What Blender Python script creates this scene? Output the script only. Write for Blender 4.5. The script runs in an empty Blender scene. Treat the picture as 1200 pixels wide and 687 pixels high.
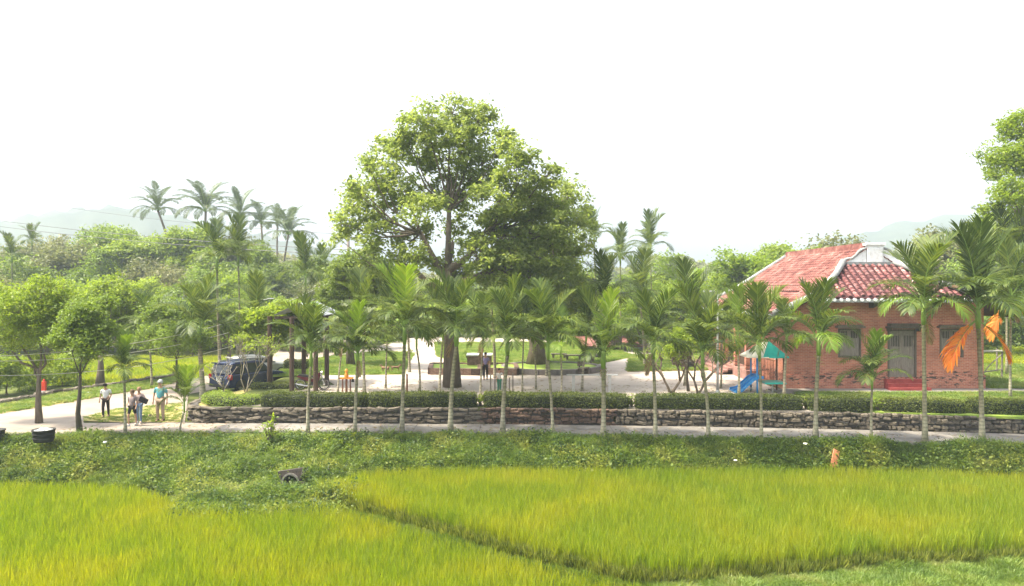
import bpy, bmesh, math, random
import numpy as np
from mathutils import Vector, Matrix, noise
R = math.radians
PI = math.pi
SC = bpy.context.scene
COL = SC.collection
random.seed(7)

# ------------------------------------------------------------------ camera, light, exposure
F = 867.0; HZ = 335.0; CZ = 6.3
cam = bpy.data.objects.new('camera', bpy.data.cameras.new('camera'))
COL.objects.link(cam); SC.camera = cam
cam.location = (0, 0, CZ); cam.rotation_euler = (R(90), 0, 0)
cam.data.sensor_width = 36; cam.data.lens = 36*F/1200
cam.data.shift_y = -8.5/1200; cam.data.clip_end = 6000; cam.data.clip_start = .1
SUN_EL, SUN_AZ = 60, -98
w = bpy.data.worlds.new('World'); SC.world = w; w.use_nodes = True
nt = w.node_tree; bg = nt.nodes['Background']
sky = nt.nodes.new('ShaderNodeTexSky'); sky.sky_type = 'NISHITA'; sky.sun_disc = False
sky.sun_elevation = R(SUN_EL); sky.sun_rotation = R(SUN_AZ % 360)
sky.air_density = 1.0; sky.dust_density = 6.0; sky.ozone_density = 1.0
hs = nt.nodes.new('ShaderNodeHueSaturation'); hs.inputs['Saturation'].default_value = .35; hs.inputs['Value'].default_value = 1.25   # thick white haze
nt.links.new(sky.outputs[0], hs.inputs['Color']); nt.links.new(hs.outputs[0], bg.inputs[0]); bg.inputs[1].default_value = 0.15
sl = bpy.data.lights.new('sun', 'SUN'); so = bpy.data.objects.new('sun', sl); COL.objects.link(so)
sl.energy = 4.2; sl.angle = R(4.0); sl.color = (1, .89, .68)
so.rotation_euler = Vector((-math.sin(R(SUN_AZ))*math.cos(R(SUN_EL)), -math.cos(R(SUN_AZ))*math.cos(R(SUN_EL)), -math.sin(R(SUN_EL)))).to_track_quat('-Z', 'Y').to_euler()
SC.view_settings.view_transform = 'Standard'; SC.view_settings.look = 'None'
SC.view_settings.exposure = 1.25; SC.view_settings.gamma = 1
SC.render.engine = 'CYCLES'
SC.cycles.max_bounces = 7; SC.cycles.transparent_max_bounces = 12; SC.cycles.volume_bounces = 1
HAZE = 0.00072

# ------------------------------------------------------------------ helpers
def G(px, py, z=0.0):
    D = F*(CZ-z)/(py-HZ); return ((px-600)/F*D, D)
def V(px, py, D):
    return Vector(((px-600)/F*D, D, CZ-(py-HZ)/F*D))
def zat(py, D): return CZ-(py-HZ)/F*D

def nodes(name):
    m = bpy.data.materials.new(name); m.use_nodes = True
    return m, m.node_tree, m.node_tree.nodes, m.node_tree.links, m.node_tree.nodes['Principled BSDF']
def rampn(N, cols, pos=None):
    r = N.new('ShaderNodeValToRGB'); e = r.color_ramp.elements
    while len(e) < len(cols): e.new(.5)
    for i, c in enumerate(cols):
        e[i].position = pos[i] if pos else i/(len(cols)-1); e[i].color = (*c, 1)
    return r
def mat(name, cols, rough=.8, scale=3.0, bump=.3, bscale=None, detail=6, metal=0, stretch=None, pos=None, space='Object', spec=.3, orand=None):
    """noise-mottled surface: cols is one colour or a list for the ramp"""
    m, t, N, L, P = nodes(name)
    if not isinstance(cols[0], (tuple, list)): cols = [tuple(c*.82 for c in cols), tuple(min(1, c*1.15) for c in cols)]
    tc = N.new('ShaderNodeTexCoord'); mp = N.new('ShaderNodeMapping')
    if space == 'World':
        g = N.new('ShaderNodeNewGeometry'); L.new(g.outputs['Position'], mp.inputs[0])
    else: L.new(tc.outputs[space], mp.inputs[0])
    if stretch: mp.inputs['Scale'].default_value = stretch
    n = N.new('ShaderNodeTexNoise'); n.inputs['Scale'].default_value = scale; n.inputs['Detail'].default_value = detail
    n.inputs['Roughness'].default_value = .65
    L.new(mp.outputs[0], n.inputs[0]); r = rampn(N, cols, pos or [.3+.4*i/(len(cols)-1) for i in range(len(cols))])
    L.new(n.outputs[0], r.inputs[0]); col = r.outputs[0]
    if orand:
        oi = N.new('ShaderNodeObjectInfo'); rr_ = rampn(N, orand); L.new(oi.outputs['Random'], rr_.inputs[0]); mm = N.new('ShaderNodeMix'); mm.data_type = 'RGBA'; mm.blend_type = 'MULTIPLY'; mm.inputs[0].default_value = 1
        L.new(col, mm.inputs[6]); L.new(rr_.outputs[0], mm.inputs[7]); col = mm.outputs[2]
    L.new(col, P.inputs['Base Color'])
    P.inputs['Roughness'].default_value = rough; P.inputs['Metallic'].default_value = metal
    P.inputs['Specular IOR Level'].default_value = spec
    if bump:
        n2 = N.new('ShaderNodeTexNoise'); n2.inputs['Scale'].default_value = bscale or scale*6; n2.inputs['Detail'].default_value = 5
        L.new(mp.outputs[0], n2.inputs[0]); b = N.new('ShaderNodeBump'); b.inputs['Strength'].default_value = bump; b.inputs['Distance'].default_value = .03
        L.new(n2.outputs[0], b.inputs['Height']); L.new(b.outputs[0], P.inputs['Normal'])
    return m
def leafmat(name, cols, trans=.45, rough=.5, wscale=None, wcols=None, spec=.35):
    """leaf: colour differs leaf by leaf and plant by plant, light passes through"""
    m, t, N, L, P = nodes(name)
    g = N.new('ShaderNodeNewGeometry'); oi = N.new('ShaderNodeObjectInfo')
    a = N.new('ShaderNodeMath'); a.operation = 'MULTIPLY'; a.inputs[1].default_value = .6; L.new(g.outputs['Random Per Island'], a.inputs[0])
    b = N.new('ShaderNodeMath'); b.operation = 'MULTIPLY_ADD'; b.inputs[1].default_value = .4; L.new(oi.outputs['Random'], b.inputs[0]); L.new(a.outputs[0], b.inputs[2])
    r = rampn(N, cols); L.new(b.outputs[0], r.inputs[0]); col = r.outputs[0]
    if wscale:
        n = N.new('ShaderNodeTexNoise'); n.inputs['Scale'].default_value = wscale; n.inputs['Detail'].default_value = 3
        L.new(g.outputs['Position'], n.inputs[0]); r2 = rampn(N, wcols, [.36+.28*i/(len(wcols)-1) for i in range(len(wcols))]); L.new(n.outputs[0], r2.inputs[0])
        mx = N.new('ShaderNodeMix'); mx.data_type = 'RGBA'; mx.inputs[0].default_value = .5
        L.new(col, mx.inputs[6]); L.new(r2.outputs[0], mx.inputs[7]); col = mx.outputs[2]
    L.new(col, P.inputs['Base Color']); P.inputs['Roughness'].default_value = rough; P.inputs['Specular IOR Level'].default_value = spec
    tr = N.new('ShaderNodeBsdfTranslucent'); hs = N.new('ShaderNodeHueSaturation'); hs.inputs['Value'].default_value = 1.5; hs.inputs['Saturation'].default_value = 1.1; hs.inputs['Hue'].default_value = .49
    L.new(col, hs.inputs['Color']); L.new(hs.outputs[0], tr.inputs[0])
    ms = N.new('ShaderNodeMixShader'); ms.inputs[0].default_value = trans
    L.new(P.outputs[0], ms.inputs[1]); L.new(tr.outputs[0], ms.inputs[2]); L.new(ms.outputs[0], N['Material Output'].inputs[0])
    return m
def tag(o, label=None, cat=None, group=None, kind=None):
    if label: o['label'] = label
    if cat: o['category'] = cat
    if group: o['group'] = group
    if kind: o['kind'] = kind
    return o
def empty(name, loc, label, cat, group=None, rz=0):
    o = bpy.data.objects.new(name, None); COL.objects.link(o); o.location = loc; o.rotation_euler = (0, 0, rz)
    o.empty_display_size = .2
    return tag(o, label, cat, group)
def link(name, me, parent=None, loc=None, rot=None, scale=None):
    o = bpy.data.objects.new(name, me); COL.objects.link(o)
    if parent: o.parent = parent
    if loc is not None: o.location = loc
    if rot is not None: o.rotation_euler = rot
    if scale is not None: o.scale = scale if hasattr(scale, '__len__') else (scale,)*3
    return o
class MB:
    def __init__(s): s.v = []; s.f = []; s.m = []
    def add(s, vs, fs, mi=0):
        k = len(s.v); s.v += [tuple(v) for v in vs]; s.f += [tuple(i+k for i in f) for f in fs]; s.m += [mi]*len(fs); return s
    def box(s, x0, x1, y0, y1, z0, z1, mi=0, M=None):
        vs = [Vector(p) for p in ((x0,y0,z0),(x1,y0,z0),(x1,y1,z0),(x0,y1,z0),(x0,y0,z1),(x1,y0,z1),(x1,y1,z1),(x0,y1,z1))]
        if M: vs = [M @ v for v in vs]
        return s.add(vs, [(0,3,2,1),(4,5,6,7),(0,1,5,4),(1,2,6,5),(2,3,7,6),(3,0,4,7)], mi)
    def tube(s, pts, rs, n=8, mi=0, cap=True):
        pts = [Vector(p) for p in pts]
        if not hasattr(rs, '__len__'): rs = [rs]*len(pts)
        k = len(s.v); up = Vector((.13, .31, .94)); prev = None
        for i, p in enumerate(pts):
            d = (pts[min(i+1, len(pts)-1)]-pts[max(i-1, 0)]); d = d.normalized() if d.length > 1e-9 else Vector((0,0,1))
            if prev is None:
                a = d.cross(Vector((1, 0, 0))); a = a if a.length > .2 else d.cross(Vector((0, 1, 0)))
            else: a = prev-d*prev.dot(d)
            a.normalize(); prev = a; b = d.cross(a)
            for j in range(n):
                t = 2*PI*j/n; q = p+(a*math.cos(t)+b*math.sin(t))*rs[i]; s.v.append((q.x, q.y, q.z))
        for i in range(len(pts)-1):
            for j in range(n):
                s.f.append((k+i*n+j, k+i*n+(j+1) % n, k+(i+1)*n+(j+1) % n, k+(i+1)*n+j)); s.m.append(mi)
        if cap:
            s.f.append(tuple(k+j for j in reversed(range(n)))); s.m.append(mi)
            e = k+(len(pts)-1)*n; s.f.append(tuple(e+j for j in range(n))); s.m.append(mi)
        return s
    def lathe(s, prof, n=16, mi=0, M=None, a0=0, a1=2*PI):
        k = len(s.v); full = abs(a1-a0-2*PI) < 1e-6; c = n if full else n+1
        for r, z in prof:
            for j in range(c):
                t = a0+(a1-a0)*j/n; q = Vector((r*math.cos(t), r*math.sin(t), z))
                if M: q = M @ q
                s.v.append(tuple(q))
        for i in range(len(prof)-1):
            for j in range(n):
                j2 = (j+1) % c; s.f.append((k+i*c+j, k+i*c+j2, k+(i+1)*c+j2, k+(i+1)*c+j)); s.m.append(mi)
        return s
    def prism(s, poly, y0, y1, mi=0, M=None):
        """poly in xz extruded along y"""
        n = len(poly); vs = [Vector((x, y0, z)) for x, z in poly]+[Vector((x, y1, z)) for x, z in poly]
        if M: vs = [M @ v for v in vs]
        return s.add(vs, [tuple(range(n)), tuple(reversed(range(n, 2*n)))]+[(i, i+n, (i+1) % n+n, (i+1) % n) for i in range(n)], mi)
    def mesh(s, name, mats, smooth=False):
        me = bpy.data.meshes.new(name); me.from_pydata(s.v, [], s.f)
        for m in (mats if isinstance(mats, (list, tuple)) else [mats]): me.materials.append(m)
        if any(s.m): me.polygons.foreach_set('material_index', s.m)
        if smooth: me.polygons.foreach_set('use_smooth', [True]*len(s.f))
        bm = bmesh.new(); bm.from_mesh(me); bmesh.ops.recalc_face_normals(bm, faces=bm.faces); bm.to_mesh(me); bm.free()
        me.update(); return me
    def build(s, name, mats, parent=None, smooth=False, loc=None, rot=None):
        return link(name, s.mesh(name, mats, smooth), parent, loc, rot)
def bev(o, wd=.02, seg=2):
    b = o.modifiers.new('bevel', 'BEVEL'); b.width = wd; b.segments = seg; b.limit_method = 'ANGLE'; return o
def quadmesh(name, P4, m):
    """P4: (n,4,3) numpy array of leaf quads"""
    n = len(P4); me = bpy.data.meshes.new(name); me.vertices.add(n*4); me.vertices.foreach_set('co', P4.reshape(-1).astype(np.float32))
    me.loops.add(n*4); me.loops.foreach_set('vertex_index', np.arange(n*4, dtype=np.int32))
    me.polygons.add(n); me.polygons.foreach_set('loop_start', np.arange(0, n*4, 4, dtype=np.int32))
    me.polygons.foreach_set('loop_total', np.full(n, 4, dtype=np.int32)); me.materials.append(m); me.update(); me.validate(); return me
def leaves(C, size, rng, up=.5, aspect=.5, jitter=.35):
    """rhombic leaves at centres C (n,3)"""
    n = len(C); nn = rng.normal(size=(n, 3)); nn[:, 2] = np.abs(nn[:, 2])+up*1.5; nn /= np.linalg.norm(nn, axis=1)[:, None]
    d = rng.normal(size=(n, 3)); d[:, 2] -= .4; d -= nn*(d*nn).sum(1)[:, None]; d /= np.linalg.norm(d, axis=1)[:, None]+1e-9
    e = np.cross(nn, d); s = size*(1+jitter*rng.uniform(-1, 1, n))[:, None]
    return np.stack([C-d*s*.5, C+e*s*aspect*.5+nn*s*.08, C+d*s*.5-nn*s*.05, C-e*s*aspect*.5+nn*s*.08], axis=1)
# scattering real geometry over the ground with geometry nodes
def scatter(name, variants, pts, scl, rots, matl=None, seed=0):
    n = len(pts); me = bpy.data.meshes.new(name); me.from_pydata([tuple(p) for p in pts], [], [])
    a = me.attributes.new('s', 'FLOAT_VECTOR', 'POINT'); a.data.foreach_set('vector', np.asarray(scl, dtype=np.float32).reshape(-1))
    a = me.attributes.new('r', 'FLOAT_VECTOR', 'POINT'); a.data.foreach_set('vector', np.asarray(rots, dtype=np.float32).reshape(-1))
    rr = random.Random(seed); a = me.attributes.new('k', 'INT', 'POINT'); a.data.foreach_set('value', [rr.randrange(len(variants)) for _ in range(n)])
    o = link(name, me)
    c = bpy.data.collections.new(name+'_pieces')
    for i, vm in enumerate(variants):
        q = bpy.data.objects.new('%s_piece_%d' % (name, i), vm); c.objects.link(q)
    ng = bpy.data.node_groups.new(name, 'GeometryNodeTree'); ng.interface.new_socket('Geometry', in_out='INPUT', socket_type='NodeSocketGeometry'); ng.interface.new_socket('Geometry', in_out='OUTPUT', socket_type='NodeSocketGeometry')
    N = ng.nodes; L = ng.links; gi = N.new('NodeGroupInput'); go = N.new('NodeGroupOutput')
    ci = N.new('GeometryNodeCollectionInfo'); ci.inputs['Collection'].default_value = c; ci.inputs['Separate Children'].default_value = True; ci.inputs['Reset Children'].default_value = True
    ip = N.new('GeometryNodeInstanceOnPoints'); ip.inputs['Pick Instance'].default_value = True
    def attr(nm, ty):
        q = N.new('GeometryNodeInputNamedAttribute'); q.data_type = ty; q.inputs[0].default_value = nm; return q.outputs[0]
    L.new(gi.outputs[0], ip.inputs['Points']); L.new(ci.outputs[0], ip.inputs['Instance']); L.new(attr('k', 'INT'), ip.inputs['Instance Index'])
    er = N.new('FunctionNodeEulerToRotation'); L.new(attr('r', 'FLOAT_VECTOR'), er.inputs[0]); L.new(er.outputs[0], ip.inputs['Rotation'])
    L.new(attr('s', 'FLOAT_VECTOR'), ip.inputs['Scale']); L.new(ip.outputs[0], go.inputs[0])
    md = o.modifiers.new('scatter', 'NODES'); md.node_group = ng
    return o

# ------------------------------------------------------------------ materials
M = {}
M['ground'] = mat('grassy_earth', spec=.05, cols=[(.05, .06, .02), (.08, .1, .03), (.13, .15, .04)], scale=.35, bump=.6, bscale=9, space='World')
M['earth'] = mat('field_mud', [(.05, .06, .02), (.09, .1, .03)], scale=2, bump=.6, space='World')
M['lawn'] = mat('lawn', [(.13, .2, .03), (.2, .29, .04), (.3, .35, .08)], scale=1.2, bump=.8, bscale=30, space='World')
M['dry'] = mat('dry_grass', [(.16, .17, .04), (.33, .28, .1), (.42, .34, .16)], scale=1.6, bump=.8, bscale=30, space='World')
M['concrete'] = mat('path_concrete', [(.12, .11, .1), (.2, .185, .17), (.25, .235, .21)], scale=1.3, bump=.25, bscale=25, space='World')
M['road'] = mat('road_concrete', [(.2, .165, .14), (.285, .24, .2), (.33, .285, .245)], scale=.5, bump=.2, bscale=20, space='World')
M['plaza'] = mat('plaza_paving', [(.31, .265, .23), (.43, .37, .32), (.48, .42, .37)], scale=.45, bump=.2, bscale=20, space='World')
M['kerb'] = mat('kerb_stone', (.2, .18, .17), scale=4)
M['mortar'] = mat('mortar', (.07, .062, .055), scale=5)
M['stone'] = mat('wall_stone', [(.05, .045, .036), (.12, .105, .085), (.2, .18, .145)], scale=5, bump=.6, bscale=20, orand=[(.45, .43, .4), (1.1, 1.05, 1), (1.4, 1.35, 1.25)])  # tones lowered: the shade on the retaining wall is put into the colour
M['stone_r'] = mat('reddish_stone', [(.06, .042, .033), (.13, .09, .07), (.2, .14, .11)], scale=5, bump=.6, bscale=20, orand=[(.45, .43, .4), (1.1, 1.0, .95), (1.4, 1.3, 1.2)])  # darkened like the grey stone, wall shade included in the colour
M['bark'] = mat('bark', [(.09, .07, .05), (.2, .16, .12)], scale=4, bump=.8, stretch=(3, 3, .6))
M['bark_dark'] = mat('dark_bark', [(.045, .035, .025), (.1, .08, .055)], scale=4, bump=.8, stretch=(3, 3, .6))
M['pale_bark'] = mat('pale_bark', [(.3, .27, .22), (.5, .46, .38)], scale=5, bump=.3)
M['post'] = mat('dark_timber', [(.04, .025, .018), (.08, .05, .035)], scale=6, bump=.4, stretch=(3, 3, .4))
M['wood'] = mat('weathered_wood', [(.14, .12, .1), (.27, .23, .2)], scale=5, bump=.4, stretch=(4, 4, .5))
M['wood_dk'] = mat('dark_frame_wood', [(.07, .055, .045), (.15, .125, .1)], scale=5, bump=.4, stretch=(4, 4, .5))
M['sidestep'] = mat('faded_red_step', [(.2, .1, .085), (.33, .19, .16)], scale=3, bump=.2)
M['redwood'] = mat('brown_wood', [(.12, .05, .03), (.22, .1, .06)], scale=5, bump=.3, stretch=(4, 4, .5))
M['white'] = mat('white_plaster', [(.5, .5, .5), (.72, .73, .74), (.78, .79, .8)], scale=3, bump=.2)
M['grey'] = mat('grey_plaster', [(.16, .17, .17), (.34, .35, .35)], scale=4, bump=.3)
M['galv'] = mat('galvanised_metal', (.42, .43, .43), rough=.45, metal=.3, bump=0)
M['black'] = mat('black_rubber', (.02, .02, .02), rough=.6, bump=0)
M['redstep'] = mat('red_painted_step', [(.2, .03, .03), (.36, .07, .06)], scale=4, bump=.2)
M['tealpl'] = mat('teal_plastic', (.03, .42, .36), rough=.35, bump=0)
M['bluepl'] = mat('blue_plastic', (.02, .2, .5), rough=.3, bump=0)
M['cream'] = mat('cream_plastic', (.7, .68, .6), rough=.4, bump=0)
M['orange'] = mat('orange_paint', (.75, .3, .05), rough=.5, bump=0)
M['red'] = mat('red_paint', (.65, .06, .03), rough=.5, bump=0)
M['tilewood'] = mat('sheet_roof', [(.2, .22, .25), (.38, .41, .45)], scale=3, bump=.2, rough=.5)
def trunkmat():
    m, t, N, L, P = nodes('areca_trunk')
    tc = N.new('ShaderNodeTexCoord'); sx = N.new('ShaderNodeSeparateXYZ'); L.new(tc.outputs['Object'], sx.inputs[0])
    wv = N.new('ShaderNodeTexWave'); wv.bands_direction = 'Z'; wv.inputs['Scale'].default_value = 2.1; wv.inputs['Distortion'].default_value = 1.2; wv.inputs['Detail'].default_value = 2; L.new(tc.outputs['Object'], wv.inputs[0])
    n = N.new('ShaderNodeTexNoise'); n.inputs['Scale'].default_value = 7; L.new(tc.outputs['Object'], n.inputs[0])
    rw = rampn(N, [(.26, .25, .21), (.38, .36, .3), (.44, .42, .35)], [0, .1, 1]); L.new(wv.outputs[0], rw.inputs[0])
    hg = rampn(N, [(.85, .83, .78), (.62, .58, .48), (.5, .47, .34), (.4, .46, .22)], [0, .35, .6, 1])
    dv = N.new('ShaderNodeMath'); dv.operation = 'DIVIDE'; dv.inputs[1].default_value = 5.5; L.new(sx.outputs[2], dv.inputs[0]); L.new(dv.outputs[0], hg.inputs[0])
    mx = N.new('ShaderNodeMix'); mx.data_type = 'RGBA'; mx.blend_type = 'MULTIPLY'; mx.inputs[0].default_value = 1; L.new(rw.outputs[0], mx.inputs[6]); L.new(hg.outputs[0], mx.inputs[7])
    nr = rampn(N, [(.7, .68, .62), (1.15, 1.15, 1.1)], [.35, .65]); L.new(n.outputs[0], nr.inputs[0])
    m2 = N.new('ShaderNodeMix'); m2.data_type = 'RGBA'; m2.blend_type = 'MULTIPLY'; m2.inputs[0].default_value = 1; L.new(mx.outputs[2], m2.inputs[6]); L.new(nr.outputs[0], m2.inputs[7])
    L.new(m2.outputs[2], P.inputs['Base Color']); P.inputs['Roughness'].default_value = .7; return m
M['atrunk'] = trunkmat()
M['shaft'] = mat('crownshaft_green', [(.13, .22, .04), (.24, .34, .07)], rough=.4, scale=3, bump=0, stretch=(1, 1, .3))
M['frond'] = leafmat('areca_leaf', [(.038, .07, .016), (.08, .12, .024), (.17, .21, .04)], trans=.36, rough=.5, spec=.3)
M['frond_y'] = leafmat('young_areca_leaf', [(.1, .17, .02), (.15, .24, .03), (.22, .29, .05)], trans=.4)
M['frond_o'] = leafmat('dead_orange_leaf', [(.55, .2, .03), (.75, .33, .05), (.62, .12, .03)], trans=.45)
M['frond_c'] = leafmat('coconut_leaf', [(.05, .08, .03), (.09, .12, .04)], trans=.3)
M['leaf_big'] = leafmat('broad_leaf', [(.1, .15, .038), (.175, .235, .055), (.27, .32, .09)], trans=.58)
M['leaf_dk'] = leafmat('dark_leaf', [(.07, .12, .025), (.12, .18, .03), (.19, .25, .05)], trans=.4)
M['leaf_yg'] = leafmat('yellow_green_leaf', [(.11, .18, .025), (.19, .27, .035), (.3, .37, .06)], trans=.5)
M['leaf_mid'] = leafmat('mid_green_leaf', [(.11, .17, .03), (.17, .25, .04), (.26, .33, .06)], trans=.42)
M['leaf_ol'] = leafmat('olive_leaf', [(.1, .13, .05), (.16, .18, .06), (.22, .21, .1)], trans=.35)
M['hedge'] = leafmat('hedge_leaf', [(.045, .07, .012), (.09, .12, .02), (.18, .21, .04)], trans=.35)
M['hedge_core'] = mat('hedge_twigs', (.02, .028, .01), bump=0)
M['weed'] = leafmat('weed_leaf', [(.035, .075, .012), (.14, .21, .03), (.34, .38, .06)], trans=.42, wscale=.8, wcols=[(.03, .075, .015), (.13, .2, .03), (.33, .34, .07)])
M['dryleaf'] = leafmat('dry_leaf', [(.1, .06, .03), (.25, .16, .07), (.2, .22, .07)], trans=.1)
M['frond_b'] = leafmat('dry_brown_frond', [(.16, .1, .05), (.32, .23, .12)], trans=.3)
M['weed_dk'] = leafmat('dark_weed_leaf', [(.02, .05, .01), (.05, .1, .018), (.12, .19, .03)], trans=.35)
M['grass'] = leafmat('grass_blade', [(.08, .14, .025), (.16, .24, .04), (.3, .34, .09)], trans=.4, wscale=.8, wcols=[(.08, .15, .03), (.17, .25, .04), (.3, .3, .1)])
M['rice'] = leafmat('rice_blade', [(.08, .13, .013), (.23, .3, .022), (.48, .46, .06)], trans=.5, wscale=.34, wcols=[(.15, .25, .013), (.23, .3, .018), (.34, .345, .022)])
M['rice_lo'] = leafmat('rice_stalk', [(.05, .08, .012), (.16, .2, .03), (.33, .34, .07)], trans=.35)

# ------------------------------------------------------------------ ground
def interp(x, pts):
    if x <= pts[0][0]: return pts[0][1]
    for (a, b), (c, d) in zip(pts, pts[1:]):
        if x <= c: return b+(d-b)*(x-a)/(c-a)
    return pts[-1][1]
PN = [G(*p) for p in ((-150, 511), (0, 509), (150, 507), (300, 506), (450, 507), (600, 509), (900, 515), (1200, 523), (1350, 527))]   # near edge of the path
PFAR = [G(*p) for p in ((215, 496), (300, 496), (600, 497), (900, 501), (1200, 508.5), (1350, 512))]  # foot of the wall
near = lambda x: interp(x, PN)
far = lambda x: interp(x, PFAR)
ZU, ZL = -1.2, -1.72       # soil of the upper and the lower paddy
BANK = [(-40, 29.2), (-19.7, 29.2), (-14.2, 28.1), (-11.7, 26.2), (-9.5, 25.7), (-7.3, 25.8), (-5.8, 28.0), (-3, 28.8), (10, 28.9), (16, 28.6), (26, 27.6)]
TERR = [(X_, D_) for X_, D_ in (G(a, b, ZU) for a, b in ((372, 581), (400, 588), (440, 598), (500, 614), (567, 633), (633, 652), (733, 673), (783, 677), (860, 671), (933, 666), (1033, 655), (1200, 650), (1500, 640)))]
bank = lambda x: interp(x, BANK)
terr = lambda x: interp(x, TERR)
def height(x, y):
    n = near(x)
    if y > n:
        if y < far(x)+.5 or (x < -14.2): return -.03 - (.5 if (x < -21 and y > 47) else 0)
        if y < 62: return .66
        return max(.0, .66-(y-62)*.01)
    b = bank(x)
    if y > b:
        t = (y-b)/(n-b); low = ZU if x > -6.2 else ZL
        return low+(-.05-low)*(t**.8)
    if x > -7.0 and y > terr(x): return ZU
    if x > 3.6: return -1.42
    if x > -7.0 and y > terr(x)-.6: return -1.5-.3*((terr(x)-y)/.6)**2
    return ZL
xs = sorted(set(list(np.linspace(-42, 42, 281))+[-1100, -700, -400, -200, -120, -80, -60, -50, 50, 60, 80, 120, 200, 400, 700, 1100, -14.92, -14.88]))
ys = sorted(set(list(np.linspace(12, 40, 188))+list(np.linspace(41, 70, 30))+[-1100, -500, -100, -20, 0, 6, 80, 100, 130, 170, 250, 400, 700, 1150]))
vs = [(x, y, height(x, y)) for y in ys for x in xs]; W = len(xs)
fs = [(j*W+i, j*W+i+1, (j+1)*W+i+1, (j+1)*W+i) for j in range(len(ys)-1) for i in range(W-1)]
g = MB().add(vs, fs).build('ground', M['ground'], smooth=True); tag(g, kind='structure')
def sheet(name, pts, z, m, thick=0, label=None):
    """flat sheet from a ground outline (list of x,y)"""
    mb = MB(); n = len(pts); mb.add([(x, y, z) for x, y in pts], [tuple(range(n))])
    if thick: mb.add([(x, y, z) for x, y in pts]+[(x, y, z-thick) for x, y in pts], [(i, (i+1) % n, (i+1) % n+n, i+n) for i in range(n)])
    me = mb.mesh(name, m); bm = bmesh.new(); bm.from_mesh(me); bmesh.ops.triangulate(bm, faces=[f for f in bm.faces if len(f.verts) > 4]); bm.to_mesh(me); bm.free()
    return tag(link(name, me), kind='structure')
# concrete slabs of the path, each a piece
path_near = [(x, near(x)) for x in np.linspace(-40, 26, 34)]
path = MB().add([(x, near(x), -.012) for x in np.linspace(-42, 27, 60)]+[(x, (far(x) if x > -14.6 else near(x)+2.4)+.1, -.012) for x in np.linspace(-42, 27, 60)],
                [(i, i+1, i+61, i+60) for i in range(59)]).build('path', M['mortar']); tag(path, kind='structure')
rr = random.Random(3); x = -42.0
while x < 26:
    L_ = 2.9; x1 = x+L_-.02; xm = [x, (x+x1)/2, x1]
    mb = MB(); top = [(a, near(a)+.0, 0) for a in xm]+[(a, (far(a) if a > -14.6 else near(a)+2.4), 0) for a in xm]
    bot = [(a, b, -.1) for a, b, c in top]
    mb.add(top+bot, [(0, 1, 4, 3), (1, 2, 5, 4), (0, 6, 7, 1), (1, 7, 8, 2), (3, 4, 10, 9), (4, 5, 11, 10), (0, 3, 9, 6), (2, 8, 11, 5)])
    mb.build('paving_slab', M['concrete'] if x > -15 else M['road'], path, loc=(0, 0, rr.uniform(-.004, .003))); x += L_
# the road that comes in from the left and swings round behind the planter
GP = lambda pts, z=0: [G(a, b, z) for a, b in pts]
sheet('road', GP([(-260, 506), (98, 500), (98, 489), (140, 479), (213, 473), (213, 495), (216, 498), (221, 462), (300, 446), (330, 441), (352, 430), (400, 412), (440, 405), (530, 398), (560, 392), (560, 386), (300, 388), (330, 398), (317, 412), (318, 424), (225, 444), (180, 455), (134, 462), (85, 471), (0, 485), (-260, 497)]), .0, M['road'])
sheet('verge_grass', GP([(98, 489), (140, 479), (213, 473), (213, 495), (150, 495.5), (98, 494)]), .02, M['dry'])
sheet('roadside_grass', GP([(-260, 497), (0, 485), (85, 471), (134, 462), (180, 455), (225, 444), (225, 434), (120, 453), (0, 474), (-260, 490)]), .012, M['dry'])
ZP = .7
PZ = lambda pts: GP(pts, ZP)
plz = [(-12.6, 34.6), (-1.4, 34.8), (14.6, 32.9), (14.4, 44), (14.0, 56), (14.8, 70), (-10, 84), (-14, 60), (-12.0, 46), (-10, 42), (-12.8, 37)]
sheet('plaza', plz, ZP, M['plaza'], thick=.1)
sheet('lawn', PZ([(318, 442), (375, 440), (472, 439), (486, 414), (445, 412), (380, 420), (345, 424)]), ZP+.05, M['lawn'], thick=.05)
sheet('lawn', PZ([(540, 426), (700, 427), (745, 418), (700, 402), (510, 402), (512, 418)]), ZP+.05, M['lawn'], thick=.05)
sheet('lawn', PZ([(735, 436), (842, 434), (838, 416), (738, 417)]), ZP+.054, M['dry'], thick=.05)
sheet('lawn', [(14.7, 33.0), (27, 30.2), (40, 29), (40, 38.2), (26.5, 38.2), (14.7, 38.2)], ZP+.03, M['lawn'], thick=.1)
sheet('apron', [(13.8, 38.3), (27.5, 38.3), (27.5, 39.9), (13.8, 39.9)], ZP+.06, M['concrete'], thick=.1)
sheet('lawn', [(26.0, 40), (60, 40), (60, 62), (26.0, 62)], ZP+.02, M['lawn'])
sheet('planter_soil', [(-15.25, 38.6), (-15.4, 37), (-15.35, 35.7), (-14.95, 34.75), (-14, 34.35), (-12.0, 34.3), (-12.3, 44), (-13.6, 44)], .62, M['dry'])

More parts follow.
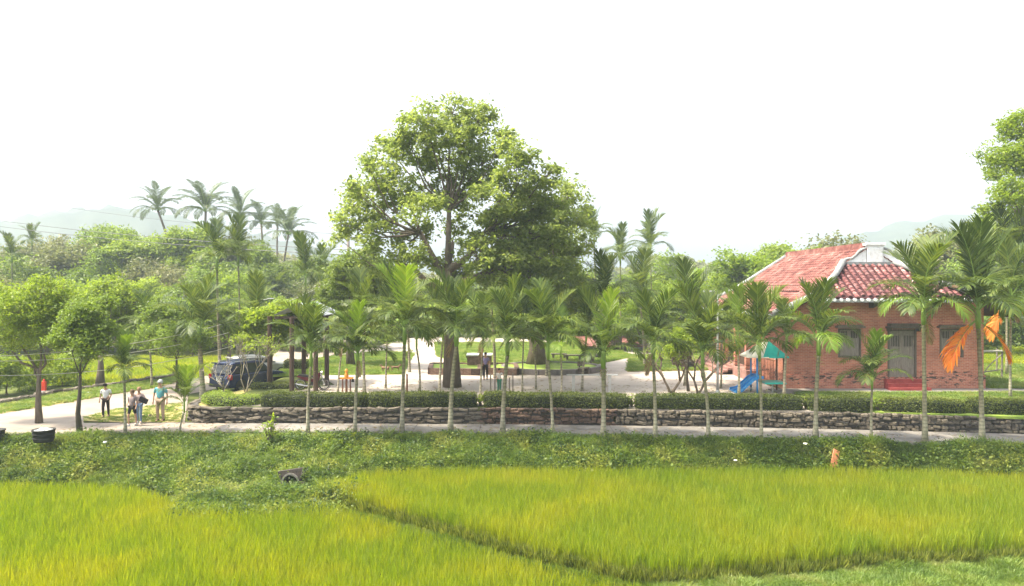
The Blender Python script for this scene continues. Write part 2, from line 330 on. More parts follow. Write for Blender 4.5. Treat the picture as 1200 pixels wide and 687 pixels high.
# ------------------------------------------------------------------ stone walls
rngs = random.Random(11)
def rock(seed, m, flat):
    r = random.Random(seed); bm = bmesh.new(); bmesh.ops.create_cube(bm, size=1)
    bmesh.ops.bevel(bm, geom=bm.edges[:], offset=.17, segments=1, affect='EDGES')
    for v in bm.verts: v.co += Vector((r.uniform(-.07, .07), r.uniform(-.05, .05), r.uniform(-.09, .09)))
    me = bpy.data.meshes.new('stone'); bm.to_mesh(me); bm.free(); me.materials.append(m); return me
ROCK = [rock(i, M['stone'], 0) for i in range(6)]; ROCKR = [rock(i+20, M['stone_r'], 0) for i in range(5)]
def stone_wall(label, line, z0, z1, rows, lw, rocks, ln=.4):
    """line: (x,y) points of the face"""
    t = empty('stone_wall', (*line[0], z0), label, 'stone wall', 'stone retaining walls along the path')
    seg = []; tot = 0
    for a, b in zip(line, line[1:]):
        d = math.dist(a, b); seg.append((tot, tot+d, a, b)); tot += d
    def at(s):
        for s0, s1, a, b in seg:
            if s <= s1 or s1 == tot:
                k = (s-s0)/(s1-s0); return (a[0]+(b[0]-a[0])*k, a[1]+(b[1]-a[1])*k, math.atan2(b[1]-a[1], b[0]-a[0]))
    mb = MB(); N_ = max(8, int(tot/.5)); P = [at(tot*i/N_) for i in range(N_+1)]
    o = [(p[0]-math.sin(p[2])*(.09), p[1]+math.cos(p[2])*.09) for p in P]; q = [(p[0]-math.sin(p[2])*.42, p[1]+math.cos(p[2])*.42) for p in P]
    n = len(P); vs_ = [(a, b, z0-.1) for a, b in o]+[(a, b, z1-.03) for a, b in o]+[(a, b, z1-.03) for a, b in q]
    mb.add(vs_, [(i, i+1, n+i+1, n+i) for i in range(n-1)]+[(n+i, n+i+1, 2*n+i+1, 2*n+i) for i in range(n-1)])
    me = mb.mesh('mortar_core', M['mortar']); c = link('mortar_core', me); c.parent = t; c.matrix_parent_inverse = Matrix.Translation(t.location).inverted()
    cnt = 0; h = (z1-z0)/rows; ph = rngs.uniform(0, 9)
    for r in range(rows):
        s = -rngs.uniform(0, ln*.5)
        while s < tot-.06:
            w_ = ln*rngs.uniform(.4, 1.6); mid = min(max(s+w_/2, .03), tot-.03); x, y, a = at(mid)
            hh = h*rngs.uniform(.7, 1.2); wob = .05*math.sin(mid*1.1+r*1.9+ph)+.03*math.sin(mid*2.9+r)
            o_ = link('stone', rngs.choice(rocks), t, (x-math.sin(a)*.09-t.location.x, y+math.cos(a)*.09-t.location.y, h*(r+.5)+rngs.uniform(-.03, .03)+(wob if r < rows-1 else wob*.4)),
                      (rngs.uniform(-.08, .08), rngs.uniform(-.2, .2), a+rngs.uniform(-.1, .1)), ((w_-.02)*rngs.uniform(.85, 1.1), rngs.uniform(.2, .36), hh))
            s += w_; cnt += 1
    return t
fl = lambda x: (x, far(x)+.02)
XL = G(216, 496)[0]
corner = [(XL-.1, 38.6), (XL-.55, 37), (XL-.5, 35.6), (XL-.1, 34.6), (XL+.9, fl(XL+.9)[1])]
stone_wall('long grey dry-laid stone retaining wall at the left, rounding the planter corner', corner+[fl(-11), fl(-8), fl(-5), fl(-1.6)], 0, .7, 6, .4, ROCK, .46)
stone_wall('reddish-brown stretch of stone retaining wall in the middle, below the hedge gap', [fl(-1.5), fl(1), fl(4.6)], 0, .7, 6, .35, ROCKR, .3)
stone_wall('rubble stone retaining wall at the right, in front of the brick house', [fl(4.7), fl(9), fl(14), fl(19), fl(25)], 0, .7, 5, .35, ROCK, .27)

# ------------------------------------------------------------------ hedges
def hedge(line, z0, hgt, dep, label, dens=520, group='clipped hedges along the stone wall', m=None):
    t = empty('hedge', (*line[0], z0), label, 'hedge', group); rng = np.random.default_rng(abs(hash(len(label)*7+int(line[0][0]*10))) % 9999)
    hgt *= .8; off = Vector((line[0][0], line[0][1], 0)); mb = MB(); tot = sum(math.dist(a, b) for a, b in zip(line, line[1:])); C = []; acc = 0
    n = int(tot/.25)+2; pts = []
    for i in range(n+1):
        s = tot*i/n; k = 0; q = s
        while k < len(line)-2 and q > math.dist(line[k], line[k+1]): q -= math.dist(line[k], line[k+1]); k += 1
        a, b = line[k], line[k+1]; u = q/math.dist(a, b); ang = math.atan2(b[1]-a[1], b[0]-a[0])
        e = min(1, (min(s, tot-s)+.12)/.45)**.5
        hh = hgt*(.86+.14*e)*(1+.09*noise.noise(Vector((s*.9, line[0][0], 3)))+.07*noise.noise(Vector((s*3.1, line[0][0], 8)))); dd = dep*(.6+.4*e)*(1+.07*noise.noise(Vector((s*.7, 9, line[0][0]))))
        pts.append((a[0]+(b[0]-a[0])*u-off.x, a[1]+(b[1]-a[1])*u-off.y, ang, hh, dd))
    def sec(p, u, shr):   # u 0..1 round the cross-section from the front foot over the top
        x, y, a, hh, dd = p; hh -= shr; dd -= 2*shr; th = PI*u
        cx = -math.cos(th); cz = math.sin(th); k = 1/max(abs(cx)**5+abs(cz)**5, .001)**.2
        lx = cx*k*dd/2; lz = cz*k*hh
        return Vector((x-math.sin(a)*(lx+dep/2), y+math.cos(a)*(lx+dep/2), max(0, lz)))
    K = 9; vs_ = [sec(p, j/(K-1), .07) for p in pts for j in range(K)]
    mb.add(vs_, [(i*K+j, i*K+j+1, (i+1)*K+j+1, (i+1)*K+j) for i in range(n) for j in range(K-1)]+[tuple(range(K)), tuple(n*K+j for j in reversed(range(K)))])
    mb.build('twig_core', M['hedge_core'], t)
    area = tot*(hgt*2+dep); N_ = int(area*dens); C = np.zeros((N_, 3))
    for i in range(N_):
        s = rng.uniform(0, n-1e-3); k = int(s); u = rng.uniform(0, 1); a = sec(pts[k], u, 0); b = sec(pts[k+1], u, 0); q = a.lerp(b, s-k)
        C[i] = (q.x+rng.normal()*.025, q.y+rng.normal()*.025, q.z+rng.normal()*.028+(abs(rng.normal())*.1 if rng.random() < .05 else 0))
    for e, sg in ((0, -1), (n, 1)):
        p = pts[e]; kk = int(hgt*dep*dens*.8)
        E = []
        for i in range(kk):
            q = sec(p, rng.uniform(0, 1), rng.uniform(0, .4)); E.append((q.x+sg*math.cos(p[2])*.04, q.y, q.z))
        C = np.concatenate([C, np.array(E)])
    link('foliage', quadmesh('foliage', leaves(C, .075, rng, up=.25, aspect=.55), m or M['hedge']), t); return t
def hl(px0, px1, n=4, back=.12):
    a = (px0-600)/F*33.6; b = (px1-600)/F*33.6
    xs_ = [a+(b-a)*i/n for i in range(n+1)]; return [(x, far(x)+.28+back) for x in xs_]
hedge(hl(298, 424), .7, .72, .95, 'low clipped hedge at the left above the wall, in front of the motorcycle')
hedge(hl(426, 556), .7, .74, .95, 'clipped hedge in front of the thick tree trunk, ending at the narrow gap')
hedge(hl(567, 737), .7, .74, .95, 'clipped hedge right of the narrow gap, in front of the grey rail')
hedge(hl(747, 936), .7, .76, .95, 'clipped hedge in front of the blue slide')
hedge(hl(944, 1012), .7, .76, 1.0, 'short rounded hedge left of the small areca palm before the brick house')
hedge(hl(1024, 1110), .7, .72, 1.0, 'short clipped hedge below the red steps of the brick house')
hedge(hl(1118, 1290, 5), .7, .78, 1.05, 'clipped hedge at the right, beyond the right corner of the brick house')
hedge([(XL+.1, 37.0), (XL+.0, 35.8), (XL+.6, 34.9), (XL+1.9, 34.6), (XL+3.0, 34.55)], .68, .5, 1.1, 'shaggy low hedge curving round the left corner planter', m=M['leaf_mid'])
hedge([(-14.2, 40.2), (-11.2, 40.6)], .6, .45, .8, 'small rounded hedge behind the dark pavilion post nearest the car', group='hedges inside the garden')
hedge([G(404-72, 440, .4), G(404-46, 440, .4)], .5, 1.1, .8, 'boxy clipped bush behind the motorcycle', group='hedges inside the garden')

# ------------------------------------------------------------------ bank vegetation, rice, grass
def blades(n, h, wd, spread, lean, seed, m, droop=.5, segs=3, h0=.6):
    r = random.Random(seed); mb = MB()
    for i in range(n):
        a = r.uniform(0, 2*PI); rad = spread*math.sqrt(r.random()); x, y = rad*math.cos(a), rad*math.sin(a)
        d = a+r.uniform(-.9, .9); L = h*r.uniform(h0, 1); ln = lean*r.uniform(.3, 1.3); wa = r.uniform(0, PI); wx, wy = math.cos(wa)*wd/2, math.sin(wa)*wd/2
        pts = []
        for k in range(segs+1):
            t = k/segs; rr_ = ln*L*t*t; z = L*(t-droop*.5*t*t*ln*1.6)
            pts.append((x+math.cos(d)*rr_, y+math.sin(d)*rr_, z))
        k0 = []
        for k, p in enumerate(pts[:-1]):
            f = (1-.25*k/segs); k0 += [(p[0]-wx*f, p[1]-wy*f, p[2]), (p[0]+wx*f, p[1]+wy*f, p[2])]
        k0.append(pts[-1]); mb.add(k0, [(2*k, 2*k+1, 2*k+3, 2*k+2) for k in range(segs-1)]+[(2*segs-2, 2*segs-1, 2*segs)])
    me = bpy.data.meshes.new('tuft'); me.from_pydata(mb.v, [], mb.f); me.materials.append(m); return me
def leafclump(n, rad, size, seed, m, flat=.55):
    rng = np.random.default_rng(seed); C = rng.normal(size=(n, 3))*np.array([rad, rad, rad*flat])*.55; C[:, 2] = np.abs(C[:, 2])
    return quadmesh('clump', leaves(C, size, rng, up=.5, aspect=.6), m)
RT = [blades(32, .74, .015, .11, .2, s, M['rice'], droop=.8, h0=.5) for s in range(6)]
rng = np.random.default_rng(5)
def ricefield(name, inside, x0, x1, y0, y1, z, sp, hmul=1.0, label=None):
    P, S, Rt = [], [], []
    for x in np.arange(x0, x1, sp):
        for y in np.arange(y0, y1, sp):
            xx = x+rng.uniform(-.35, .35)*sp; yy = y+rng.uniform(-.35, .35)*sp
            if abs(xx) > yy*.72+6: continue
            if not inside(xx, yy): continue
            s = hmul*(1+.13*noise.noise(Vector((xx*.35, yy*.35, z))))*rng.uniform(.92, 1.08)
            P.append((xx, yy, z)); S.append((s*1.05, s*1.05, s)); Rt.append((rng.uniform(-.1, .1), rng.uniform(-.1, .1), rng.uniform(0, 6.28)))
    o = scatter(name, RT, P, S, Rt, seed=len(P)); tag(o, label, name.replace('_', ' '), kind='stuff'); return o
ricefield('rice_crop', lambda x, y: x > -6.9 and terr(x)+.05 < y < bank(x)-.05, -7.5, 22, 17.4, 29.4, ZU, .215, label='yellow-green rice standing in the raised paddy below the bank')
ricefield('rice_crop', lambda x, y: (y < bank(x)-.1) and (x < -7.1 or y < terr(x)-.45) and (x < 4.2-(18-y)*.2), -28, 4.4, 12.0, 28.6, ZL, .225, label='yellow-green rice standing in the lower paddy in the left foreground')
FT = [blades(26, .56, .022, .09, .12, 90+s, M['rice_lo'], droop=.6, h0=.7) for s in range(4)]
P, S, Rt = [], [], []
for x in np.arange(-6.9, 20, .05):
    q = .9+.35*noise.noise(Vector((x*2.3, 0, 0))); P.append((x, terr(x)+rng.uniform(-.12, .1), -1.42)); S.append((1.2, 1.2, q*rng.uniform(.75, 1.2))); Rt.append((rng.uniform(0, .45), rng.uniform(-.3, .3), rng.uniform(-.5, .5)))
tag(scatter('rice_stalks', FT, P, S, Rt, seed=8), 'dark rice stalks along the cut edge of the raised paddy', 'rice stalks', kind='stuff')
CL = [leafclump(95, .4, .1, s, M['weed'], .7) for s in range(4)]+[leafclump(100, .3, .075, s+9, M['weed'], 1.1) for s in range(3)]+[leafclump(110, .38, .1, s+30, M['weed_dk'], .9) for s in range(2)]+[blades(34, .65, .022, .15, .7, 60+s, M['grass']) for s in range(3)]
P, S, Rt = [], [], []
for i in range(11000):
    x = rng.uniform(-28, 25); y0, y1 = bank(x)-.15, near(x)+.12; y = rng.uniform(y0, y1); t = (y-y0)/(y1-y0)
    s = (.55+.55*(noise.noise(Vector((x*.6, y*.6, 1)))+.5))*(1-.45*(t > .85))*rng.uniform(.7, 1.25)
    s *= (.6 if t > .93 else .7 if t < .1 else 1)
    if -8.65 < x < -7.85 and 26.6 < y < 27.35: continue
    if 12.2 < x < 12.9 and y < 29.6: continue
    P.append((x, y, height(x, y)+.02)); S.append((s, s, s)); Rt.append((rng.uniform(-.3, .3), rng.uniform(-.3, .3), rng.uniform(0, 6.28)))
# ridge of weeds between the two paddies and the grassy berm at the lower right
for i in range(800):
    x = rng.uniform(-11.5, -5.6); y = rng.uniform(25.0, 26.7)
    
    s = rng.uniform(.6, 1.2); P.append((x, y, max(height(x, y), ZL)+.12)); S.append((s, s, s)); Rt.append((0, 0, rng.uniform(0, 6.28)))
for i in range(260):
    x = rng.uniform(-28, 25); y0, y1 = bank(x), near(x)-.2; y = rng.uniform(y0, y1); s = rng.uniform(1.0, 1.6)
    if (-9.0 < x < -7.6 and y < 28.2) or 12 < x < 13.1: continue
    P.append((x, y, height(x, y))); S.append((s*.8, s*.8, s*.85)); Rt.append((0, 0, rng.uniform(0, 6.28)))
tag(scatter('bank_weeds', CL, P, S, Rt, seed=2), 'tangled green weeds covering the bank between path and paddies', 'weeds', kind='stuff')
GR = [blades(34, .28, .024, .17, .75, 80+s, M['grass']) for s in range(4)]
P, S, Rt = [], [], []
for i in range(26000):
    x = rng.uniform(-7.2, 16)
    y = terr(x)-rng.uniform(.0, 1.0 if x < 3.0 else 5)
    if y < 12.5 or abs(x) > y*.72+1.5: continue
    s = rng.uniform(.6, 1.1)*(1+.5*noise.noise(Vector((x, y, 0)))); P.append((x, y, height(x, y-.05))); S.append((s, s, s*1.1)); Rt.append((rng.uniform(-.2, .2), rng.uniform(-.2, .2), rng.uniform(0, 6.28)))
for x in np.arange(-7.0, 20, .055):   # trampled stalks at the foot of the raised crop
    y = terr(x)+rng.uniform(-.3, -.12); s = rng.uniform(.6, 1.1); P.append((x, y, -1.46)); S.append((s*.8, s*.8, s)); Rt.append((rng.uniform(0, .3), rng.uniform(-.2, .2), rng.uniform(0, 6.28)))
tag(scatter('berm_grass', GR, P, S, Rt, seed=3), 'short green grass on the berm along the edge of the raised paddy', 'grass', kind='stuff')
# grass tufts on the lawns
P, S, Rt = [], [], []
def tufts(poly, n, z, s0):
    xs_ = [p[0] for p in poly]; ys_ = [p[1] for p in poly]; c = 0
    while c < n:
        c += 1; x = rng.uniform(min(xs_), max(xs_)); y = rng.uniform(min(ys_), max(ys_)); ins = False; j = len(poly)-1
        for i in range(len(poly)):
            if (poly[i][1] > y) != (poly[j][1] > y) and x < (poly[j][0]-poly[i][0])*(y-poly[i][1])/(poly[j][1]-poly[i][1])+poly[i][0]: ins = not ins
            j = i
        if ins:
            s = s0*rng.uniform(.6, 1.3); P.append((x, y, z)); S.append((s*1.4, s*1.4, s)); Rt.append((0, 0, rng.uniform(0, 6.28)))
tufts([(14.7, 33.8), (27, 30.7), (27, 38.2), (14.7, 38.2)], 6000, .72, .7)
tufts([(26.2, 39.9), (45, 39.9), (45, 62), (26.2, 62)], 5000, .7, .9)
tufts(PZ([(318, 442), (375, 440), (472, 439), (486, 414), (445, 412), (380, 420), (345, 424)]), 5000, .74, .5)
tufts(PZ([(540, 426), (700, 427), (745, 418), (700, 402), (510, 402), (512, 418)]), 7000, .74, .6)
tufts(PZ([(735, 436), (842, 434), (838, 416), (738, 417)]), 4000, .74, .6)
tufts(GP([(98, 489), (140, 479), (213, 473), (213, 495), (150, 495.5), (98, 494)]), 900, .0, .35)
tufts(GP([(-260, 497), (0, 485), (85, 471), (134, 462), (180, 455), (225, 444), (225, 434), (120, 453), (0, 474), (-260, 490)]), 6000, 0, .7)
tag(scatter('lawn_grass', GR, P, S, Rt, seed=4), 'short grass tufts on the garden lawns and road verges', 'grass', kind='stuff')
# paddies far off at the left and right
P, S, Rt = [], [], []
for i in range(9000):
    x = rng.uniform(-52, -21.2); y = rng.uniform(48.5, 67)
    if abs(x) > y*.75: continue
    s = rng.uniform(1, 1.5); P.append((x, y, -.5)); S.append((s*2.4, s*2.4, s*.7)); Rt.append((0, 0, rng.uniform(0, 6.28)))
for i in range(3500):
    x = rng.uniform(33, 56); y = rng.uniform(52, 66); s = rng.uniform(1, 1.5)
    if abs(x) > y*.75: continue
    P.append((x, y, .6)); S.append((s*2.2, s*2.2, s*.6)); Rt.append((0, 0, rng.uniform(0, 6.28)))
tag(scatter('far_rice', RT[:3], P, S, Rt, seed=6), 'bright yellow-green rice in the paddies beyond the road', 'rice', kind='stuff')

# fallen leaves lying on the path and the plaza
FLV = []
for i in range(3):
    C = np.zeros((1, 3)); C[0] = (0, 0, .012); FLV.append(quadmesh('fallen_leaf', leaves(C, .1+.03*i, np.random.default_rng(i), up=4, aspect=.45), M['dryleaf']))
P, S, Rt = [], [], []
for i in range(900):
    x = rng.uniform(-20, 22); y = near(x)+abs(rng.normal())*1.0 if i % 3 else near(x)+rng.uniform(0, 2.3); P.append((x, y, .004)); S.append((1, 1, 1)); Rt.append((0, 0, rng.uniform(0, 6.28)))
for i in range(1300): P.append((rng.uniform(-11, 13.5), 35.5+abs(rng.normal())*6, ZP+.004)); S.append((1.3, 1.3, 1.3)); Rt.append((0, 0, rng.uniform(0, 6.28)))
tag(scatter('fallen_leaves', FLV, P, S, Rt, seed=12), 'scattered dry leaves lying on the path and the plaza', 'leaf litter', kind='stuff')

# ------------------------------------------------------------------ palms
def frond(th0, th1, L, npair, ll, lw, seed, m, droop=.35, splay=.9, rach=.022, start=.16):
    """one pinnate leaf; leaves the origin along +Z and arches over towards +X"""
    r = random.Random(seed); pts = []; th = th0; p = Vector((0, 0, 0)); n = 14; ths = []
    for i in range(n+1):
        t = i/n; th = th0+(th1-th0)*t**1.25; pts.append(p.copy()); ths.append(th)
        p = p+Vector((math.sin(th), 0, math.cos(th)))*L/n
    mb = MB(); mb.tube(pts, [rach*(1-.85*i/n) for i in range(n+1)], 5, 0)
    for k in range(npair):
        t = start+(1-start)*(k+.5)/npair; i = min(int(t*n), n-1); u = t*n-i; q = pts[i].lerp(pts[i+1], u); th = ths[i]+(ths[i+1]-ths[i])*u
        T = Vector((math.sin(th), 0, math.cos(th))); Nn = Vector((-math.cos(th), 0, math.sin(th)))
        prof = min(1, .45+1.5*(t-start))*(1 if t < .7 else 1-.62*((t-.7)/.3)**1.3); le = ll*prof*r.uniform(.88, 1.1)
        for sd in (-1, 1):
            fw = .5+.8*t**2+r.uniform(-.2, .2)
            d = (Vector((0, sd, 0))*splay+T*fw+Nn*(.25+r.uniform(-.1, .18))).normalized()
            W = d.cross(Nn).normalized()*lw/2*r.uniform(.8, 1.15); a = q.copy(); P = []; sg = 3
            for s in range(sg+1):
                P.append(a.copy()); dd = d+Vector((0, 0, -droop*(1.9*s/sg)**1.6*r.uniform(.7, 1.2))); a = a+dd.normalized()*le/sg
            w_ = [.45, 1, .8]; vs_ = []
            for s in range(sg): vs_ += [P[s]-W*w_[s], P[s]+W*w_[s]]
            vs_.append(P[sg]); mb.add(vs_, [(0, 1, 3, 2), (2, 3, 5, 4), (4, 5, 6)], 1)
    me = bpy.data.meshes.new('frond'); me.from_pydata(mb.v, [], mb.f); me.materials.append(M['shaft']); me.materials.append(m)
    me.polygons.foreach_set('material_index', mb.m); return me
def frondset(m, L=2.05, ll=.76, lw=.056, npair=30):
    return {'up': [frond(R(4), R(a), L*1.22, npair+4, ll*1.1, lw, s, m, droop=.2, splay=.62) for s, a in ((1, 34), (2, 56), (3, 78))],
            'mid': [frond(R(24), R(a), L*1.12, npair+2, ll*1.1, lw, s, m, droop=.5, splay=.85) for s, a in ((4, 108), (5, 124), (6, 138))],
            'low': [frond(R(48), R(a), L*1.0, npair, ll, lw, s, m, droop=.75, splay=.85) for s, a in ((7, 146), (8, 158), (9, 166))]}
FS = frondset(M['frond']); FY = frondset(M['frond_y'])
FD = [frond(R(128), R(172), 1.75, 26, .62, .08, s, M['frond_o'], droop=.9, splay=.6) for s in (1, 2)]
FB = [frond(R(140), R(176), 1.3, 20, .45, .04, s, M['frond_b'], droop=.6, splay=.5) for s in (1, 2)]
FC = {'up': [frond(R(8), R(a), 4.4, 40, .95, .075, s, M['frond_c'], droop=.5, rach=.05) for s, a in ((1, 60), (2, 80))],
      'mid': [frond(R(30), R(a), 4.5, 40, 1.0, .075, s, M['frond_c'], droop=.85, rach=.05) for s, a in ((3, 110), (4, 125))],
      'low': [frond(R(60), R(a), 4.2, 38, 1.0, .075, s, M['frond_c'], droop=1.0, rach=.05) for s, a in ((5, 150), (6, 165))]}
def palm(px, ybase, ycrown, size, label, z0=0.0, D=None, group='areca palms planted along the near edge of the path', seed=0, n=(4, 5, 3), fs=None, lean=0, rad=.075, sheath=True, dead=0, yel=0, lowy=0, name='areca_palm', cat='areca palm', wide=1.0):
    """px, ybase: foot of the trunk in the photo; ycrown: where the fronds leave the trunk; size: frond scale"""
    if D is None: x, y = G(px, ybase, z0)
    else: x, y = (px-600)/F*D, D
    r = random.Random(seed*13+int(px)); H = zat(ycrown, y)-z0; t = empty(name, (x, y, z0), label, cat, group)
    bend = r.uniform(-.05, .05)*H*.4; n = (n[0], n[1]+1, n[2]+1) if sheath else n; lean += r.uniform(-.28, .28) if sheath else 0; size *= r.uniform(.93, 1.05); rad *= r.uniform(.85, 1.2); sh = .8*size if sheath else .15
    tp = []; rs = []
    for i in range(9):
        k = i/8; z = (H-sh*.9)*k; tp.append((lean*k*k+bend*math.sin(k*PI)*.4, bend*.4*math.sin(k*PI), z-(.08 if i == 0 else 0))); rs.append(rad*(1.55 if i == 0 else 1.18 if i == 1 else 1-.22*k))
    MB().tube(tp, rs, 10).build('trunk', M['atrunk'] if sheath else M['bark'], t, smooth=True)
    top = Vector((lean, 0, H)); b = Vector(tp[-1])
    if sheath:
        MB().tube([b-Vector((0, 0, .03)), b.lerp(top, .3), b.lerp(top, .7), top+Vector((0, 0, .04))], [rad*.85, rad*1.12*size**.3, rad*.95, rad*.62], 10).build('crown_shaft', M['shaft'], t, smooth=True)
    fs = fs or FS; az = r.uniform(0, 6.28); k = 0
    for kind, cnt in zip(('up', 'mid', 'low'), n):
        for i in range(cnt):
            az += 2.399+r.uniform(-.3, .3); me = r.choice((FY if fs is FS and ((kind == 'up' and i < yel) or (kind == 'low' and i < lowy)) else fs)[kind])
            dz = {'up': .03, 'mid': -.06, 'low': -.16}[kind]*size
            s = size*r.uniform(.85, 1.1)*(1.05 if kind == 'up' else 1)
            link('frond', me, t, (lean+.03*math.cos(az), .03*math.sin(az), H+dz), (r.uniform(-.1, .1), r.uniform(-.08, .08), az), (s*wide, s, s)); k += 1
    if fs in (FS, FY) and r.random() < .45: link('frond', r.choice(FB), t, (lean*.95, 0, H-.3*size), (0, 0, r.uniform(0, 6.28)), size*r.uniform(.7, 1.0))['label'] = 'dry brown frond hanging against the trunk'
    for i in range(dead):
        o = link('frond', FD[i % 2], t, (lean-.05, 0, H-.45*size), (0, 0, (PI+.25, -.3, 2.2)[i]), size*(1.05, .9, .95)[i]); o['label'] = 'orange dead frond hanging down beside the trunk'
    if sheath and name == 'areca_palm' and r.random() < .6:
        C = np.array([[r.gauss(0, .1), r.gauss(0, .1)-.05, r.gauss(0, .16)] for _ in range(120)])+np.array([lean*.8, 0, H-sh-.12])
        tag(link('flower_strands', quadmesh('flower_strands', leaves(C, .07, np.random.default_rng(seed), aspect=.25), M['leaf_yg']), t), kind='stuff')
    return t
palm(147, 508, 432, .62, 'young areca palm beside the women on the path, bright yellow-green fronds', seed=3, n=(4, 4, 3), yel=3, rad=.06)
palm(211, 506, 470, .62, 'smallest areca palm, slim stem under an upright tuft, right of the teal-shirted man', seed=4, n=(5, 3, 0), yel=1, rad=.035)
palm(361, 508, 410, .98, 'areca palm with tall upright fronds in front of the motorcycle', seed=5, n=(5, 4, 3), yel=1)
palm(416, 508, 412, .86, 'areca palm between the motorcycle and the yellow stand', seed=6, n=(4, 5, 3), yel=2, rad=.065)
palm(471, 505, 383, 1.02, 'areca palm with bright arching fronds, a nest-like tuft halfway up its trunk', seed=7, n=(4, 6, 3), yel=2, wide=1.1)
palm(528, 507, 386, 1.05, 'darkest areca palm, standing right in front of the thick flared tree trunk', seed=8, n=(5, 5, 3), rad=.09)
palm(589, 506, 396, 1.05, 'areca palm beside the child in green trousers', seed=9, n=(4, 5, 4), rad=.09)
palm(648, 510, 400, 1.0, 'slender areca palm in front of the ringed planter under the second big tree', seed=10, n=(4, 5, 3), rad=.06)
palm(707, 512, 412, .96, 'areca palm with a thick trunk at the middle of the grey rail', seed=11, n=(4, 6, 3), yel=1, rad=.1)
palm(768, 514, 402, .95, 'areca palm right of the gap between the hedges, left of the bare forking shrub', seed=12, n=(5, 5, 3), rad=.08)
palm(830, 514, 410, .98, 'areca palm with widely arching dark fronds in front of the lamp post', seed=13, n=(5, 5, 2), rad=.07)
palm(892, 516, 403, 1.0, 'areca palm standing in front of the teal-roofed play tower', seed=14, n=(5, 5, 2), rad=.07)
palm(956, 515, 397, .95, 'areca palm before the left corner of the brick wall, pale drooping lower fronds', seed=15, n=(4, 5, 4), rad=.08, lowy=3)
palm(1021, 517, 440, .74, 'short dark-stemmed areca palm left of the house door', seed=16, n=(4, 5, 3), yel=2, rad=.06)
palm(1084, 518, 357, 1.15, 'tall areca palm between the door and the right window of the house', seed=17, n=(5, 4, 5), rad=.09, lowy=3)
palm(1151, 520, 358, 1.25, 'tall areca palm at the right corner of the house with an orange dead frond', seed=18, n=(5, 5, 4), rad=.09, dead=3, lowy=1)
# second row and strays inside the garden
g2 = 'palms growing inside the garden'
palm(238, 0, 383, 1.3, 'broad palm with a grey trunk in front of the dark blue car', z0=.0, D=41.5, group=g2, seed=21, n=(5, 7, 4), rad=.13, wide=1.1)
palm(427, 0, 372, .95, 'dark-trunked palm behind the hedge right of the yellow stand', z0=.7, D=37.8, group=g2, seed=22)
palm(515, 0, 383, .95, 'thin palm behind the hedge just left of the thick flared trunk', z0=.7, D=37.6, group=g2, seed=23)
palm(563, 0, 388, .9, 'thin dark palm rising from the narrow gap in the hedge', z0=.7, D=36.2, group=g2, seed=24, rad=.05)
palm(612, 0, 380, .95, 'very thin palm behind the hedge, left of the second big tree', z0=.7, D=38.4, group=g2, seed=25, rad=.045)
palm(658, 0, 405, .75, 'young palm with yellow hanging fronds beside the round planter', z0=.7, D=37.4, group=g2, seed=26, fs=FY, n=(2, 4, 4), rad=.06)
palm(708, 0, 350, 1.15, 'tall palm whose crown stands above the palm at the grey rail', z0=.7, D=41, group=g2, seed=27, n=(5, 4, 4))
palm(803, 0, 372, 1.2, 'fan-crowned bright palm behind the lamp post, left of the house roof', z0=.7, D=41.5, group=g2, seed=28, n=(7, 5, 1), yel=3)
palm(866, 0, 388, .95, 'palm with yellow-green fronds in front of the house steps', z0=.7, D=38, group=g2, seed=29, yel=3)
palm(919, 0, 392, .9, 'palm beside the play tower, against the left corner of the house', z0=.7, D=37.6, group=g2, seed=30, yel=2)
palm(1184, 0, 345, 1.15, 'palm at the right end of the garden with two orange dead fronds', z0=.7, D=36.5, group=g2, seed=31, n=(5, 5, 4), dead=3, rad=.07)
palm(1180, 0, 300, 1.3, 'dark-leaved palm behind the palms at the right corner', z0=.7, D=46, group=g2, seed=32)
for i, (px, yc, D, s, lb) in enumerate(((396, 395, 38.6, .85, 'palm behind the hedge between the last pavilion post and the yellow stand'), (452, 385, 40.5, .95, 'palm just left of the bright arching areca, a step further back'), (492, 395, 39.5, .85, 'low-crowned palm right of the bright arching areca'), 
        (628, 392, 40, .85, 'low palm before the round planter'), (682, 385, 39.4, .95, 'palm between the slender areca and the middle of the grey rail'),  (845, 395, 40.5, .85, 'low palm right beside the lamp post'),  (305, 372, 46, 1.0, 'palm behind the bare pale shrub'), (178, 385, 46, 1.0, 'palm beyond the road, behind the teal-shirted man'))):
    palm(px, 0, yc, s, lb, z0=.7 if 300 < px < 1050 else 0, D=D, group=g2, seed=120+i, n=(4, 4, 4), rad=.055)
g3 = 'tall areca palms further back'
for i, (px, yc, D, s, lb) in enumerate(((258, 302, 50, 1.05, 'left one of the two tall areca palms above the car'), (283, 299, 52, 1.05, 'right one of the two tall areca palms above the car, with pods under its crown'),
        (357, 322, 60, 1.3, 'areca palm showing above the pavilion roof'), (380, 325, 63, 1.3, 'areca palm between the pavilion roof and the dark bushy tree'), (700, 276, 62, 1.05, 'tallest areca palm at the right edge of the big tree crown'),
        (727, 300, 66, 1.0, 'areca palm second from the big tree crown, bent fronds against the sky'), (765, 288, 70, 1.2, 'areca palm standing free against the white sky right of the big trees'),
        (37, 283, 105, .95, 'small hazy palm on the skyline at the far left'), (14, 300, 85, 1.05, 'hazy broad palm low at the left edge'), (480, 350, 48, 1.2, 'palm behind the bright arching areca palm'),
        (640, 352, 46, 1.2, 'palm hidden under the second big tree'), (755, 345, 52, 1.2, 'palm behind the hedge gap, in front of the yellow-green tree'), (580, 345, 45, 1.1, 'palm under the middle of the big tree crown'))):
    palm(px, 0, yc, s, lb, z0=.3, D=D, group=g3, seed=40+i, n=(4, 4, 3), rad=.08 if D < 80 else .1)
g4 = 'coconut palms on the skyline'
